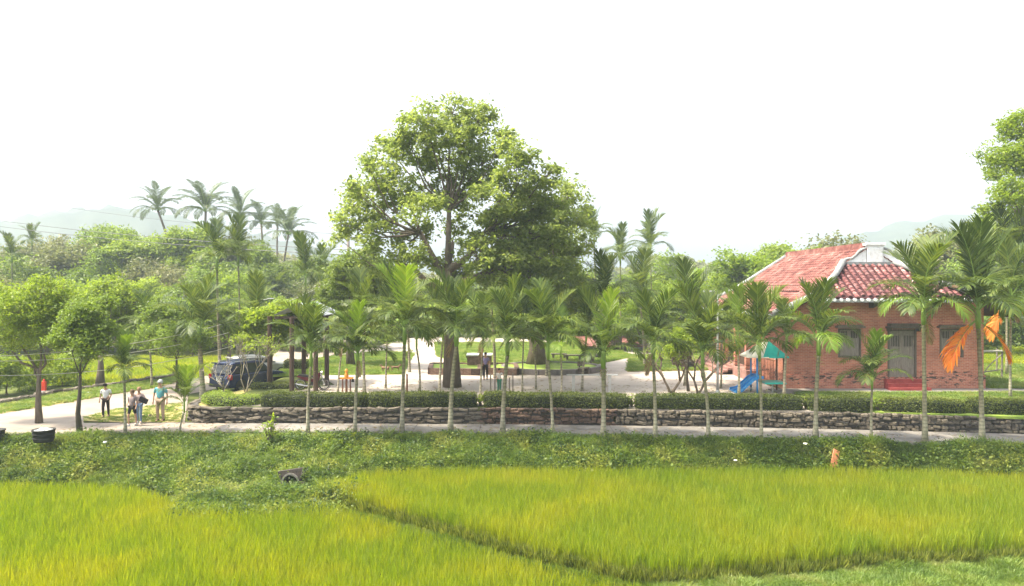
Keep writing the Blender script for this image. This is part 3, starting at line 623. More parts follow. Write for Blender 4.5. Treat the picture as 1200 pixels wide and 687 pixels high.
for i, (px, yc, D, s, ln, lb) in enumerate(((185, 246, 120, 1.0, -3.6, 'leftmost coconut palm on the skyline with a long bent trunk'), (241, 247, 112, 1.1, 0, 'coconut palm right of the bent one, crown dense and high'),
        (282, 252, 130, 1.05, 1, 'hazy coconut palm behind the two tall areca palms'), (306, 262, 135, .95, -1, 'faint coconut palm in the middle of the skyline group'), (338, 274, 118, 1.05, 1.5, 'rightmost coconut palm on the skyline, widest drooping crown'),
        (325, 262, 150, .9, 0, 'farthest coconut palm, half behind the rightmost one'), (613, 300, 140, .8, 0, 'coconut palm glimpsed through the big tree'))):
    palm(px-ln/D*F, 0, yc, s*1.12, lb, z0=0, D=D, group=g4, seed=70+i, fs=FC, n=(5, 8, 7), rad=.2, sheath=False, lean=ln, name='coconut_palm', cat='coconut palm')

# ------------------------------------------------------------------ broadleaf trees
def blobs2(blobs, D, off, seed, squash=.85):
    """photo circles (px,py,r px[,dy]) -> crown clumps relative to the foot"""
    r = random.Random(seed); o = []
    for b in blobs:
        dy = b[3] if len(b) > 3 else r.uniform(-2.2, 2.2); d = D+dy; p = V(b[0], b[1], d); o.append((p-Vector(off), b[2]/F*d*1.15, squash))
    return o
def tree_mesh(bl, nleaf, lsize, seed, bark, leaf, trad, fork, clus=.42, per=26, trunk_pts=None):
    rng = np.random.default_rng(seed); r = random.Random(seed); mb = MB()
    tp = trunk_pts or [Vector((0, 0, -.15)), Vector((r.uniform(-.1, .1), r.uniform(-.1, .1), fork.z*.35)), Vector(fork)*.7+Vector((r.uniform(-.1, .1), 0, 0)), Vector(fork)]
    k = len(tp)-1; mb.tube(tp, [trad*(1.55 if i == 0 else 1.12 if i == 1 and k > 2 else 1-.3*i/k) for i in range(k+1)], 10)
    lb = MB(); tot = sum(b[1]**2 for b in bl); Cs = []; nd = [Vector(fork)]
    if len(bl) > 7:
        cs = [Vector(b[0]) for b in bl]; pk = [max(cs, key=lambda c: c.z)]
        while len(pk) < min(7, len(bl)//3+2): pk.append(max(cs, key=lambda c: min((c-p).length for p in pk)))
        nd = []
        for p in pk:
            mem = [c for c in cs if min(pk, key=lambda q: (c-q).length) is p]; g_ = sum(mem, Vector())/len(mem); st = Vector(fork)-Vector((0, 0, r.uniform(0, .22)*fork.z)); e = st.lerp(g_, .45); q = st.lerp(e, .5)+Vector((r.uniform(-.2, .2), 0, -.08*(e-st).length)); nd.append(e)
            lb.tube([st, q, e], [trad*.55, trad*.45, trad*.34], 8)
    for c, rad, sq in bl:
        c = Vector(c); st = min(nd, key=lambda q: (q-c).length); mid = st.lerp(c, .5)+Vector((r.uniform(-.3, .3), r.uniform(-.3, .3), -.12*(c-st).length+r.uniform(-.2, .3)))
        rb = trad*(.42 if len(nd) == 1 else .26)*min(1, .5+rad/3)
        lb.tube([st, st.lerp(mid, .5)+Vector((0, 0, -.05)), mid, mid.lerp(c, .6), c], [rb, rb*.85, rb*.62, rb*.4, rb*.22], 6)
        nc = max(5, int(nleaf*rad*rad/tot/per)); 
        dirs = rng.normal(size=(nc, 3)); dirs /= np.linalg.norm(dirs, axis=1)[:, None]; rr_ = rng.uniform(.35, 1.0, nc)**.6
        cc = np.array(c)+dirs*rr_[:, None]*rad*np.array([1, 1, sq])*rng.uniform(.7, 1.25, (nc, 1))
        for j in range(nc):
            if j % 3 == 0 or nc < 25:
                e = Vector(cc[j]); m_ = c.lerp(e, .5)+Vector((0, 0, r.uniform(-.1, .15))); lb.tube([c-Vector((0, 0, .1*rad)), m_, e], [rb*.22, rb*.14, .008], 4, cap=False)
            kk = int(per*rng.uniform(.5, 1.5)); sg = clus*rng.uniform(.6, 1.25)
            Cs.append(cc[j]+rng.normal(size=(kk, 3))*sg*np.array([.5, .5, .3]))
    C = np.concatenate(Cs)
    return mb.mesh('trunk', bark, True), lb.mesh('limbs', bark, True), quadmesh('crown', leaves(C, lsize, rng, up=.35, aspect=.5), leaf)
def tree(name, label, loc, meshes, cat='tree', group=None, rz=0, sc=1):
    t = empty(name, loc, label, cat, group, rz); t.scale = (sc,)*3 if not hasattr(sc, '__len__') else sc
    link('trunk', meshes[0], t); link('limbs', meshes[1], t); link('crown', meshes[2], t); return t
# the big tree: trunk behind the darkest areca
D1 = 41.0; o1 = (*((530-600)/F*D1, D1), .7); fk = V(524, 318, D1)-Vector(o1)
bA = [(498, 143, 27), (560, 140, 26), (530, 132, 20), (475, 158, 14), (592, 160, 14), (480, 178, 26), (525, 185, 30), (565, 190, 30), (605, 178, 20), (622, 188, 12), (445, 205, 22), (425, 225, 16), (470, 222, 28), (412, 220, 8), (400, 262, 13), (420, 262, 20), (435, 285, 13), (395, 278, 9),
      (450, 250, 20), (495, 245, 24), (585, 235, 32), (620, 235, 26), (545, 228, 28), (620, 270, 32), (655, 268, 28), (590, 275, 26), (560, 300, 22), (640, 305, 30), (672, 300, 18), (660, 335, 24), (490, 300, 18), (575, 325, 20), (463, 300, 12), (665, 232, 12), (676, 262, 10), (640, 205, 17), (665, 226, 17), (684, 256, 13), (688, 285, 13), (430, 192, 13), (455, 172, 15), (415, 240, 13), (600, 300, 22), (620, 325, 20), (520, 225, 20), (498, 272, 13), (535, 265, 13), (600, 255, 22), (470, 278, 15), (515, 308, 16), (440, 272, 13), (556, 285, 16), (455, 318, 14), (430, 312, 12), (510, 165, 22), (545, 155, 20), (605, 205, 22), (640, 232, 20), (545, 320, 16)]
mA = tree_mesh(blobs2(bA, D1, o1, 1), 48000, .25, 1, M['bark'], M['leaf_big'], .36, fk, clus=.5, per=36)
tree('spreading_tree', 'biggest tree of all, wide layered crown high over the plaza, thick flared trunk', o1, mA)
D2 = 50.5; o2 = (*((628-600)/F*D2, D2), .9); fk2 = V(628, 372, D2)-Vector(o2)
bB = [(600, 330, 30), (640, 300, 34), (665, 330, 26), (610, 360, 22), (655, 360, 20), (625, 275, 20), (585, 355, 16), (648, 252, 14), (675, 352, 14), (630, 340, 20), (600, 300, 16), (660, 275, 14)]
mB = tree_mesh(blobs2(bB, D2, o2, 2), 26000, .24, 2, M['bark'], M['leaf_big'], .5, fk2, clus=.6, per=42)
tree('shade_tree', 'dense tree with a broad grey trunk in the round planter, right of the biggest tree', o2, mB)
def mk(seed, blobs, D, px, z0, fy, trad, leaf, n=7000, ls=.15, clus=.35, bark='bark', per=24):
    n = int(n*1.7); ls *= 1.15; o = ((px-600)/F*D, D, z0); f = V(px, fy, D)-Vector(o); return o, tree_mesh(blobs2(blobs, D, o, seed), n, ls, seed, M[bark], M[leaf], trad, f, clus=clus, per=per)
o, m = mk(3, [(50, 345, 24, 0), (20, 365, 25, -.8), (80, 362, 24, .4), (45, 380, 24, -.5), (-10, 350, 22, .2), (70, 395, 16, 0), (20, 400, 15, 0), (-25, 385, 20, 0), (48, 425, 10, .5)], 34, 46, 0, 432, .12, 'leaf_yg', 15000, .11)
tree('garden_tree', 'round bright green tree beside the black tub, trunk forking low', o, m)
o, m = mk(4, [(95, 370, 20, 0), (118, 385, 14, 0), (80, 395, 16, 0), (105, 405, 17, -.4), (125, 355, 8, 0)], 31.6, 94, 0, 440, .09, 'leaf_mid', 6500, .12, bark='bark_dark')
tree('garden_tree', 'slim darker tree at the path edge between the black tub and the young areca palm', o, m)
o, m = mk(5, [(130, 345, 24), (150, 355, 22), (110, 350, 18), (140, 375, 20), (160, 385, 15)], 47.5, 117, 0, 415, .2, 'leaf_yg', 8000, .16)
tree('garden_tree', 'bushy yellow-green tree behind the man in the white shirt, beside the paddy', o, m)
o, m = mk(6, [(190, 368, 20), (215, 372, 20), (175, 395, 16), (205, 398, 20), (230, 400, 14)], 44, 207, 0, 420, .08, 'leaf_mid', 7000, .14, bark='bark_dark')
tree('garden_tree', 'leafy tree with twin thin stems behind the man in the teal shirt', o, m)
o, m = mk(7, [(415, 320, 28), (440, 330, 24), (400, 342, 22), (430, 305, 20), (385, 350, 14)], 52, 411, .7, 375, .22, 'leaf_dk', 10000, .19)
tree('garden_tree', 'dense dark bushy tree left of the biggest tree, thick grey trunk on the lawn', o, m)
o, m = mk(8, [(800, 398, 14), (822, 402, 12), (785, 410, 9), (808, 385, 9)], 39.2, 807, .7, 425, .06, 'leaf_yg', 3000, .13, bark='bark_dark')
tree('garden_tree', 'small thin-stemmed yellow-green tree beside the bare forking shrub', o, m)
o, m = mk(9, [(1195, 150, 22), (1175, 185, 20), (1215, 190, 26), (1165, 205, 8), (1188, 225, 20), (1160, 250, 13), (1200, 262, 26), (1150, 268, 12), (1175, 285, 22), (1225, 240, 26), (1215, 310, 26), (1180, 330, 20), (1230, 140, 24), (1140, 300, 10)], 47, 1225, .7, 345, .3, 'leaf_yg', 24000, .17, clus=.45)
tree('garden_tree', 'tall airy tree with yellow-green leaves rising at the right edge of the photo', o, m)
o, m = mk(10, [(742, 372, 16), (765, 360, 20), (790, 352, 20), (820, 345, 16), (720, 385, 14), (750, 395, 14), (780, 385, 16)], 62, 760, .6, 405, .15, 'leaf_yg', 9000, .2)
tree('garden_tree', 'wide yellow-green tree behind the lawn, left of the house roof', o, m)
for sd, px, D, fy, lf, bl, lb in ((31, 1180, 60, 400, 'leaf_dk', [(1165, 385, 22), (1190, 375, 26), (1215, 385, 24), (1175, 355, 20), (1160, 405, 12)], 'dark round tree behind the timber fence at the right'),
        (32, 318, 44, 410, 'leaf_yg', [(300, 378, 16), (325, 372, 18), (350, 380, 14), (290, 392, 12), (335, 390, 12)], 'low yellow-green tree before the pavilion, beside the bare pale shrub'),
        (33, 268, 57, 400, 'leaf_mid', [(250, 375, 17), (270, 365, 16), (280, 385, 15), (240, 395, 12)], 'rounded tree between the broad palm and the bare pale shrub'),
        (34, 415, 66, 385, 'leaf_yg', [(440, 372, 12), (400, 378, 14), (385, 365, 12), (420, 368, 14)], 'low bright tree behind the lawn, under the dark bushy tree')):
    o, m = mk(sd, bl, D, px, .3, fy, .14, lf, 7000, .19); tree('garden_tree', lb, o, m)
# hedge-like bushes at the verge on the left
gb = 'bushes along the roadside ditch'
for i, (px, py, r_, D) in enumerate(((8, 440, 18, 43), (38, 448, 16, 45), (72, 440, 17, 47), (-22, 445, 22, 42), (90, 425, 12, 49))):
    o, m = mk(50+i, [(px, py, r_, 0), (px+8, py-r_*.7, r_*.7, .3), (px-9, py-r_*.5, r_*.7, -.3)], D, px, -.02, py+6, .04, 'leaf_mid' if i % 2 else 'leaf_yg', 2500, .13)
    tree('roadside_bush', ['leafy bush left of the forking tree, above the ditch', 'bush directly behind the forking tree trunk', 'taller bush between the forking tree and the slim darker tree', 'bush cut by the left edge of the photo', 'thin bush behind the slim darker tree'][i], o, m, cat='bush', group=gb)
# bare pale shrubs (frangipani)
def bare(label, px, D, z0, hgt, spr, seed, m, group, leaf=None, n0=3, r0=.07, lean=(0, 0)):
    r = random.Random(seed); x = (px-600)/F*D; t = empty('frangipani_shrub', (x, D, z0), label, 'shrub', group); mb = MB(); tips = []
    def grow(p, d, L, rad, lv):
        e = p+d*L; mid = p.lerp(e, .5)+Vector((r.uniform(-.07, .07), r.uniform(-.07, .07), 0))*L; mb.tube([p, mid, e], [rad, rad*.9, rad*.78], 6)
        if lv == 0: tips.append(e); return
        for i in range(r.choice((2, 3, 2))):
            a = r.uniform(0, 6.28); dd = (d*.75+Vector((math.cos(a)*spr, math.sin(a)*spr, .45))*.75).normalized(); grow(e, dd, L*r.uniform(.68, .9), rad*.72, lv-1)
    for i in range(n0):
        a = r.uniform(0, 6.28); grow(Vector((0, 0, -.05)), Vector((math.cos(a)*spr*.8+lean[0], math.sin(a)*spr*.5+lean[1], .9)).normalized(), hgt*.32, r0, 4)
    mb.build('branches', m, t, smooth=True)
    if leaf:
        rg = np.random.default_rng(seed); C = np.concatenate([np.array(p)+rg.normal(size=(7, 3))*.1 for p in tips]); link('foliage', quadmesh('foliage', leaves(C, .17, rg, aspect=.3), leaf), t)
    return t
M['bare'] = mat('grey_bare_bark', [(.16, .14, .11), (.28, .25, .2)], scale=5, bump=.3)
gf = 'bare pale frangipani shrubs'
bare('bare pale frangipani shrub with a cloud of twigs in front of the cars', 288, 39.5, .5, 3.2, .75, 3, M['bare'], gf, M['leaf_yg'], 3, .035)
bare('second bare pale shrub leaning left over the corner planter', 266, 36.5, .6, 2.2, .9, 8, M['bare'], gf, None, 2, .035, (-.5, 0))
bare('grey forking shrub on the plaza right of the hedge gap', 786, 38.6, .7, 2.6, .8, 5, M['bark'], gf, M['leaf_mid'], 2, .08)
bare('shrub with curved bare stems left of the house steps', 818, 38.4, .7, 2.4, .8, 12, M['bark'], gf, M['leaf_mid'], 2, .07, (.4, 0))
# small plants
def plant(name, label, x, y, z, h, n, ls, leafm, seed, cat='plant', group=None, sp=.35):
    t = empty(name, (x, y, z), label, cat, group); r = random.Random(seed); rg = np.random.default_rng(seed); mb = MB(); C = []
    for i in range(n):
        a = r.uniform(0, 6.28); e = Vector((math.cos(a)*sp*h*r.uniform(.3, 1), math.sin(a)*sp*h*r.uniform(.3, 1), h*r.uniform(.6, 1))); mb.tube([(0, 0, -.05), e*.5+Vector((0, 0, .05)), e], [.018, .014, .006], 4)
        for k in range(9): C.append(np.array(e*r.uniform(.35, 1.03))+rg.normal(size=3)*.05)
    mb.build('stems', M['bark'], t); link('foliage', quadmesh('foliage', leaves(np.array(C), ls, rg, aspect=.42), leafm), t); return t
x, y = G(316, 514); plant('young_shrub', 'bright young shrub standing alone on the bank in front of the path', x, y, -.25, 1.25, 12, .22, M['leaf_yg'], 4, 'shrub')
for i, (px, D, h) in enumerate(((478, 56, .9), (548, 56, .7), (405, 62, .9), (395, 58, .9), (360, 58, 1.0), (340, 60, .9))):
    plant('garden_plant', ['upright bush at the right tip of the left lawn', 'leafy plant in front of the stone block planter', 'low plant at the back edge of the left lawn', 'plant among stones at the back of the left lawn', 'bushy plant behind the motorcycle', 'plant behind the pavilion posts'][i], (px-600)/F*D, D, .7, h, 14, .2, M['leaf_mid'], 30+i, group='plants on the lawns', sp=.5)

for px, lb in ((562, 'leafy plant filling the narrow gap left of the child'), (741, 'pale leafy plant in the hedge gap right of the grey rail'), (940, 'small plant in the hedge gap before the house corner'), (1018, 'grassy plant in the hedge gap left of the red steps')):
    x_ = (px-600)/F*34; plant('garden_plant', lb, x_, far(x_)+.9, .7, .62, 16, .13, M['leaf_yg'], px, group='plants in the hedge gaps', sp=.6)
# far trees: a handful of crowns shared by many trees of the hazy wood
def generic(seed, leaf, h=9, w=3.6, n=11000, ls=.34, flat=1.0):
    r = random.Random(seed); bl = []
    for i in range(13):
        a = r.uniform(0, 6.28); q = r.uniform(.1, .7)*w; bl.append((Vector((math.cos(a)*q, math.sin(a)*q, h*r.uniform(.3, .92)-.1*q)), r.uniform(.9, 1.7)*w/3.6, flat))
    return tree_mesh(bl, n, ls, seed, M['bark'], leaf, .16, Vector((0, 0, h*.38)), clus=.8, per=24)
GN_ = [generic(101, M['leaf_mid']), generic(102, M['leaf_dk']), generic(103, M['leaf_yg']), generic(104, M['leaf_ol']), generic(105, M['leaf_mid'], 10, 2.6), generic(106, M['leaf_ol'], 8, 4.2), generic(107, M['leaf_dk'], 11, 3.2), generic(108, M['leaf_yg'], 7, 3.4)]
rr = random.Random(21); kinds = ['mid green', 'dark green', 'yellow-green', 'olive', 'slim mid green', 'broad olive', 'tall dark', 'low yellow-green']
SKY = [(-40, 290), (0, 285), (40, 290), (75, 283), (100, 290), (128, 272), (170, 290), (205, 268), (225, 290), (260, 282), (300, 292), (345, 300), (370, 318), (400, 318), (440, 322), (480, 322), (540, 322), (600, 330), (700, 320), (740, 300), (785, 300), (830, 332), (880, 318), (915, 302), (950, 308), (1000, 300), (1060, 300), (1110, 285), (1150, 300), (1250, 300)]
LM = [(-40, 'beyond the left edge'), (5, 'at the left edge'), (37, 'by the small skyline palm'), (75, 'above the round bright tree'), (110, 'above the slim dark tree'), (140, 'left of the bent coconut palm'), (168, 'just left of the bent coconut trunk'), (200, 'by the bent coconut trunk'), (225, 'above the broad grey palm'), (250, 'behind the left tall areca'), (275, 'behind the right tall areca'), (300, 'above the bare pale shrub'), (320, 'under the skyline coconuts'), (345, 'right of the skyline coconuts'), (375, 'left of the utility pole'),
      (460, 'under the left side of the biggest crown'), (490, 'left of the thick flared trunk'), (530, 'behind the thick flared trunk'), (575, 'right of the thick flared trunk'), (615, 'behind the second big trunk'), (650, 'right of the second big trunk'), (690, 'at the right of the dense crown'), (720, 'behind the round stone table'), (745, 'below the bent areca'), (772, 'below the free-standing areca'), (800, 'left of the lamp post'), (830, 'behind the lamp post'), (858, 'at the far roof corner'), (880, 'above the left roof slope'), (910, 'touching the left end of the ridge'), (960, 'behind the roof ridge'), (990, 'behind the scrolled gable'), (1100, 'behind the tall palm by the door'), (1122, 'between the two tallest palms'), (1143, 'at the right corner of the house'), (1165, 'behind the timber fence'), (1185, 'behind the orange fronds'), (1210, 'at the right edge'), (1250, 'beyond the right edge')]
USED = set()
def put(px, D, ytop, k, zone):
    h = zat(ytop, D); H = [9, 9, 9, 9, 10, 8, 11, 7][k]*.97; s = max(.35, h/H)
    wd = min(s, 1.25)*rr.uniform(.9, 1.25) if D < 200 else s*rr.uniform(1, 1.3)
    lm = min(LM, key=lambda q: abs(q[0]-px))[1]; lb = '%s %s tree %s' % ('hazy' if D > 86 else 'nearer', kinds[k], lm)
    if lb in USED: lb = lb.replace(' tree ', ' tree with %s crown ' % ('a high' if ytop < 305 else 'a low'))
    if lb in USED: lb = lb.replace('crown', 'thin crown')
    USED.add(lb)
    tree('woodland_tree', lb, ((px-600)/F*D, D, -.1), GN_[k], group='trees in the %s' % zone, rz=rr.uniform(0, 6.28), sc=(wd, wd, s))
for px, D, yt, k in ((-30, 75, 318, 3), (5, 92, 305, 0), (35, 88, 300, 1), (70, 100, 290, 3), (85, 80, 312, 1), (110, 95, 300, 0), (130, 105, 274, 4), (150, 98, 284, 4), (165, 80, 325, 2), (175, 95, 308, 3), (200, 110, 280, 4), (205, 85, 318, 5), (215, 100, 270, 4), (228, 80, 322, 0), (245, 90, 300, 0), (262, 85, 320, 7),
        (290, 95, 295, 1), (315, 92, 290, 6), (330, 90, 305, 1), (345, 95, 300, 1), (305, 78, 335, 1), (365, 88, 330, 5), (385, 95, 322, 0), (330, 72, 355, 0), (55, 70, 335, 5), (-10, 66, 335, 2), (20, 120, 288, 5), (60, 125, 284, 3), (95, 118, 280, 0), (120, 130, 268, 4), (140, 128, 272, 4), (188, 120, 282, 4), (255, 112, 280, 3), (275, 118, 285, 5), (300, 112, 288, 6), (355, 108, 308, 0), (150, 72, 345, 2), (190, 70, 352, 0), (225, 68, 358, 7), (258, 70, 350, 2), (285, 74, 345, 0), (350, 76, 348, 2), (375, 72, 352, 7), (400, 78, 345, 5), (425, 82, 338, 0), (100, 76, 330, 7)):
    put(px, D, yt, k, 'hazy wood behind the left road')
for px, D, yt, k in ((460, 95, 330, 0), (490, 100, 325, 5), (520, 96, 328, 2), (550, 100, 326, 0), (580, 95, 330, 1), (610, 98, 328, 0), (640, 90, 335, 6), (690, 85, 325, 0), (715, 80, 330, 2), (745, 78, 328, 0), (775, 90, 305, 0), (700, 74, 345, 7), (735, 72, 350, 7), (795, 76, 325, 2), (820, 88, 335, 0), (845, 80, 345, 3), (665, 76, 345, 2), (680, 70, 362, 7), (712, 68, 365, 0), (760, 68, 352, 2), (785, 70, 345, 7), (805, 70, 352, 0), (832, 72, 358, 7), (855, 70, 362, 2), (640, 78, 350, 7), (600, 80, 352, 0), (560, 84, 350, 2), (520, 84, 352, 7), (470, 84, 350, 0)):
    put(px, D, yt, k, 'wood behind the plaza')
for px, D, yt, k in ((870, 74, 318, 2), (890, 72, 295, 2), (905, 78, 290, 4), (860, 85, 330, 0), (960, 80, 300, 0), (985, 90, 284, 3), (1100, 95, 280, 5), (1120, 88, 275, 3), (1140, 75, 290, 0), (1165, 70, 330, 1), (1200, 72, 310, 2), (1210, 68, 360, 1), (1160, 82, 350, 0), (1240, 66, 330, 0), (1180, 90, 370, 6), (1215, 78, 395, 1)):
    put(px, D, yt, k, 'wood around the brick house')
# distant tree lines that read as one mass
def mass(name, label, D, prof, seed, n, ls, m, depth=25):
    rg = np.random.default_rng(seed); C = []
    while len(C) < n:
        px = rg.uniform(prof[0][0], prof[-1][0]); d = D+rg.uniform(0, depth); yt = interp(px, prof)+9*noise.noise(Vector((px*.05, seed, d*.05)))+6*noise.noise(Vector((px*.16, seed, d*.1)))
        z = zat(yt, d)*rg.uniform(0, 1)**.5; C.append(((px-600)/F*d, d+rg.normal(), z))
    tag(link(name, quadmesh(name, leaves(np.array(C), ls, rg, aspect=.8), m)), label, 'woodland', kind='stuff')
mass('woodland', 'hazy bluish line of woodland far behind the left trees', 200, [(-300, 300), (0, 296), (60, 292), (120, 288), (300, 296), (420, 318), (520, 325)], 1, 30000, 1.4, M['leaf_ol'])
mass('woodland', 'hazy bluish line of woodland far behind the plaza and house', 240, [(500, 325), (700, 318), (790, 302), (830, 312), (860, 308), (900, 316), (1000, 300), (1150, 285), (1400, 290)], 2, 30000, 1.6, M['leaf_ol'])
mass('woodland', 'low undergrowth filling the edge of the wood behind the road', 72, [(-260, 360), (0, 352), (150, 362), (300, 362), (420, 372), (470, 380)], 3, 26000, .42, M['leaf_mid'], 12)
mass('woodland', 'low undergrowth filling the edge of the wood behind the plaza', 80, [(455, 368), (560, 350), (700, 350), (850, 360), (900, 370)], 4, 26000, .42, M['leaf_mid'], 8)
mass('woodland', 'low undergrowth behind the paddy at the right', 66, [(1135, 375), (1200, 372), (1350, 370)], 5, 12000, .4, M['leaf_dk'], 8)

# hills
M['hill'] = mat('hill_forest', [(.04, .055, .045), (.07, .09, .065)], scale=.02, bump=.5, bscale=.1, space='World')
def hill(name, D0, D1_, prof, seed):
    xs_ = np.linspace(prof[0][0], prof[-1][0], 110); rows = 14; vs_ = []; Lr = 1
    for j in range(rows):
        t = j/(rows-1); d = D0+(D1_-D0)*t
        for px in xs_:
            z = zat(interp(px, prof), D1_)*math.sin(t*PI/2)*(1+.05*noise.noise(Vector((px*.02, t*3, seed))))+6*t*noise.noise(Vector((px*.05, t*5, seed)))
            vs_.append(((px-600)/F*d, d, z-3))
    n = len(xs_)
    for j, (d, f) in enumerate(((D1_+60, .6), (D1_+120, 0))):
        for i, px in enumerate(xs_): vs_.append(((px-600)/F*d, d, vs_[(rows-1)*n+i][2]*f-2))
    rows += 2
    tag(MB().add(vs_, [(j*n+i, j*n+i+1, (j+1)*n+i+1, (j+1)*n+i) for j in range(rows-1) for i in range(n-1)]).build(name, M['hill'], smooth=True), kind='structure')
hill('hill', 420, 620, [(-500, 262), (-200, 262), (0, 258), (60, 245), (110, 240), (170, 243), (260, 262), (340, 280), (420, 300), (520, 318), (640, 330)], 1)
hill('hill', 480, 700, [(560, 330), (700, 322), (820, 318), (900, 305), (980, 275), (1050, 262), (1110, 250), (1180, 246), (1300, 240), (1500, 250), (1800, 280)], 2)

# ------------------------------------------------------------------ brick house
def brickmat():
    m, t, N, L, P = nodes('house_brick')
    tc = N.new('ShaderNodeTexCoord'); sp = N.new('ShaderNodeSeparateXYZ'); L.new(tc.outputs['Object'], sp.inputs[0]); cb = N.new('ShaderNodeCombineXYZ')
    ad = N.new('ShaderNodeMath'); L.new(sp.outputs[0], ad.inputs[0]); L.new(sp.outputs[1], ad.inputs[1]); L.new(ad.outputs[0], cb.inputs[0]); L.new(sp.outputs[2], cb.inputs[1])
    b = N.new('ShaderNodeTexBrick'); b.inputs['Scale'].default_value = 1; b.inputs['Brick Width'].default_value = .26; b.inputs['Row Height'].default_value = .085; b.inputs['Mortar Size'].default_value = .012
    b.inputs['Color1'].default_value = (.5, .19, .115, 1); b.inputs['Color2'].default_value = (.35, .115, .075, 1); b.inputs['Mortar'].default_value = (.46, .27, .21, 1); L.new(cb.outputs[0], b.inputs[0])
    n = N.new('ShaderNodeTexNoise'); n.inputs['Scale'].default_value = .8; n.inputs['Detail'].default_value = 7; L.new(tc.outputs['Object'], n.inputs[0])
    r = rampn(N, [(.72, .66, .62), (1.1, 1.05, 1)], [.35, .62]); L.new(n.outputs[0], r.inputs[0])
    mx = N.new('ShaderNodeMix'); mx.data_type = 'RGBA'; mx.blend_type = 'MULTIPLY'; mx.inputs[0].default_value = 1; L.new(b.outputs[0], mx.inputs[6]); L.new(r.outputs[0], mx.inputs[7])
    # damp black stains with a shape of their own on the lowest courses
    n2 = N.new('ShaderNodeTexNoise'); n2.inputs['Scale'].default_value = 1.1; n2.inputs['Detail'].default_value = 8; mp = N.new('ShaderNodeMapping'); mp.inputs['Scale'].default_value = (1, 1, 2.6); L.new(tc.outputs['Object'], mp.inputs[0]); L.new(mp.outputs[0], n2.inputs[0])
    zr = rampn(N, [(.12, .12, .12), (.22, .22, .22), (.2, .2, .2), (0, 0, 0)], [0, .13, .18, .23]); dv = N.new('ShaderNodeMath'); dv.operation = 'MULTIPLY'; dv.inputs[1].default_value = .2; L.new(sp.outputs[2], dv.inputs[0]); L.new(dv.outputs[0], zr.inputs[0])
    n2.inputs['Roughness'].default_value = .75; n2.inputs['Scale'].default_value = 2.2; a2 = N.new('ShaderNodeMath'); L.new(n2.outputs[0], a2.inputs[0]); L.new(zr.outputs[0], a2.inputs[1]); sr = rampn(N, [(0, 0, 0), (1, 1, 1)], [.7, .78]); L.new(a2.outputs[0], sr.inputs[0])
    m2 = N.new('ShaderNodeMix'); m2.data_type = 'RGBA'; L.new(sr.outputs[0], m2.inputs[0]); L.new(mx.outputs[2], m2.inputs[6]); m2.inputs[7].default_value = (.05, .04, .035, 1)
    L.new(m2.outputs[2], P.inputs['Base Color']); P.inputs['Roughness'].default_value = .85
    bp = N.new('ShaderNodeBump'); bp.inputs['Strength'].default_value = .5; bp.inputs['Distance'].default_value = .01; bp.invert = True; L.new(b.outputs[1], bp.inputs['Height']); L.new(bp.outputs[0], P.inputs['Normal']); return m
M['brick'] = brickmat()
M['tile'] = mat('roof_tile', [(.07, .026, .03), (.16, .055, .055), (.29, .13, .12), (.4, .28, .27)], scale=2.6, bump=.4, space='World', pos=[.36, .46, .56, .68], rough=.75, orand=[(.6, .6, .62), (1.1, 1.05, 1.05)])
M['tile_dk'] = mat('roof_pan_tile', [(.03, .01, .012), (.08, .025, .027)], scale=3, bump=.4, space='World')
M['tile_up'] = mat('sun_bleached_tile', [(.085, .03, .028), (.19, .07, .06), (.27, .13, .11), (.37, .26, .23)], scale=1.5, bump=.5, space='World', pos=[.32, .45, .57, .7], rough=.85, orand=[(.7, .68, .68), (1.1, 1.08, 1.05)])
HX, HY = 20.2, 40.0; X0, X1 = 14.8, 25.5
house = empty('brick_house', (HX, HY, ZP), 'one-storey red brick house with tiled hip roof and white scrolled gable, door shut', 'house')
def hb(name, m, x0, x1, y0, y1, z0, z1, parent=house, off=(HX, HY, ZP)):
    o_ = off; return MB().box(x0-o_[0], x1-o_[0], y0-o_[1], y1-o_[1], z0-o_[2], z1-o_[2]).build(name, m, parent)
ZE = 5.62; YB = 54
# front wall with real openings
DX0, DX1, DZ0, DZ1 = (1040-600)/F*HY, (1074-600)/F*HY, zat(442, HY), zat(386, HY)
WX0, WX1, WZ0, WZ1 = (1101-600)/F*HY, (1129-600)/F*HY, zat(419, HY), zat(385, HY)
LX0, LX1 = (982-600)/F*HY, (1009-600)/F*HY
mb = MB(); xs_ = [X0, LX0, LX1, DX0, DX1, WX0, WX1, X1]; zs_ = [ZP-.1, DZ0, WZ0, WZ1, DZ1, ZE]; zs_ = sorted(set(zs_))
def hole(xa, xb, za, zb):
    c = (xa+xb)/2; z = (za+zb)/2
    return (DX0 < c < DX1 and DZ0 < z < DZ1) or (WX0 < c < WX1 and WZ0 < z < WZ1) or (LX0 < c < LX1 and WZ0 < z < WZ1)
for xa, xb in zip(xs_, xs_[1:]):
    run = None
    for za, zb in zip(zs_, zs_[1:]):
        if hole(xa, xb, za, zb):
            if run: mb.box(xa-HX, xb-HX, 0, .3, run[0]-ZP, run[1]-ZP); run = None
        else: run = (run[0], zb) if run else (za, zb)
    if run: mb.box(xa-HX, xb-HX, 0, .3, run[0]-ZP, run[1]-ZP)
mb.prism([(16.3-HX, ZE-ZP), (24.1-HX, ZE-ZP), (21.6-HX, ZE+1.4-ZP), (18.8-HX, ZE+1.4-ZP)], 2.0, 2.2)
mb.build('wall', M['brick'], house)
hb('wall', M['brick'], X0, X0+.3, HY+.3, YB-.4, ZP-.1, 4.6); hb('wall', M['brick'], X1-.3, X1, HY+.3, YB-.4, ZP-.1, 4.6)
hb('wall', M['brick'], X0, X1, YB-.4, YB-.1, ZP-.1, 4.6)
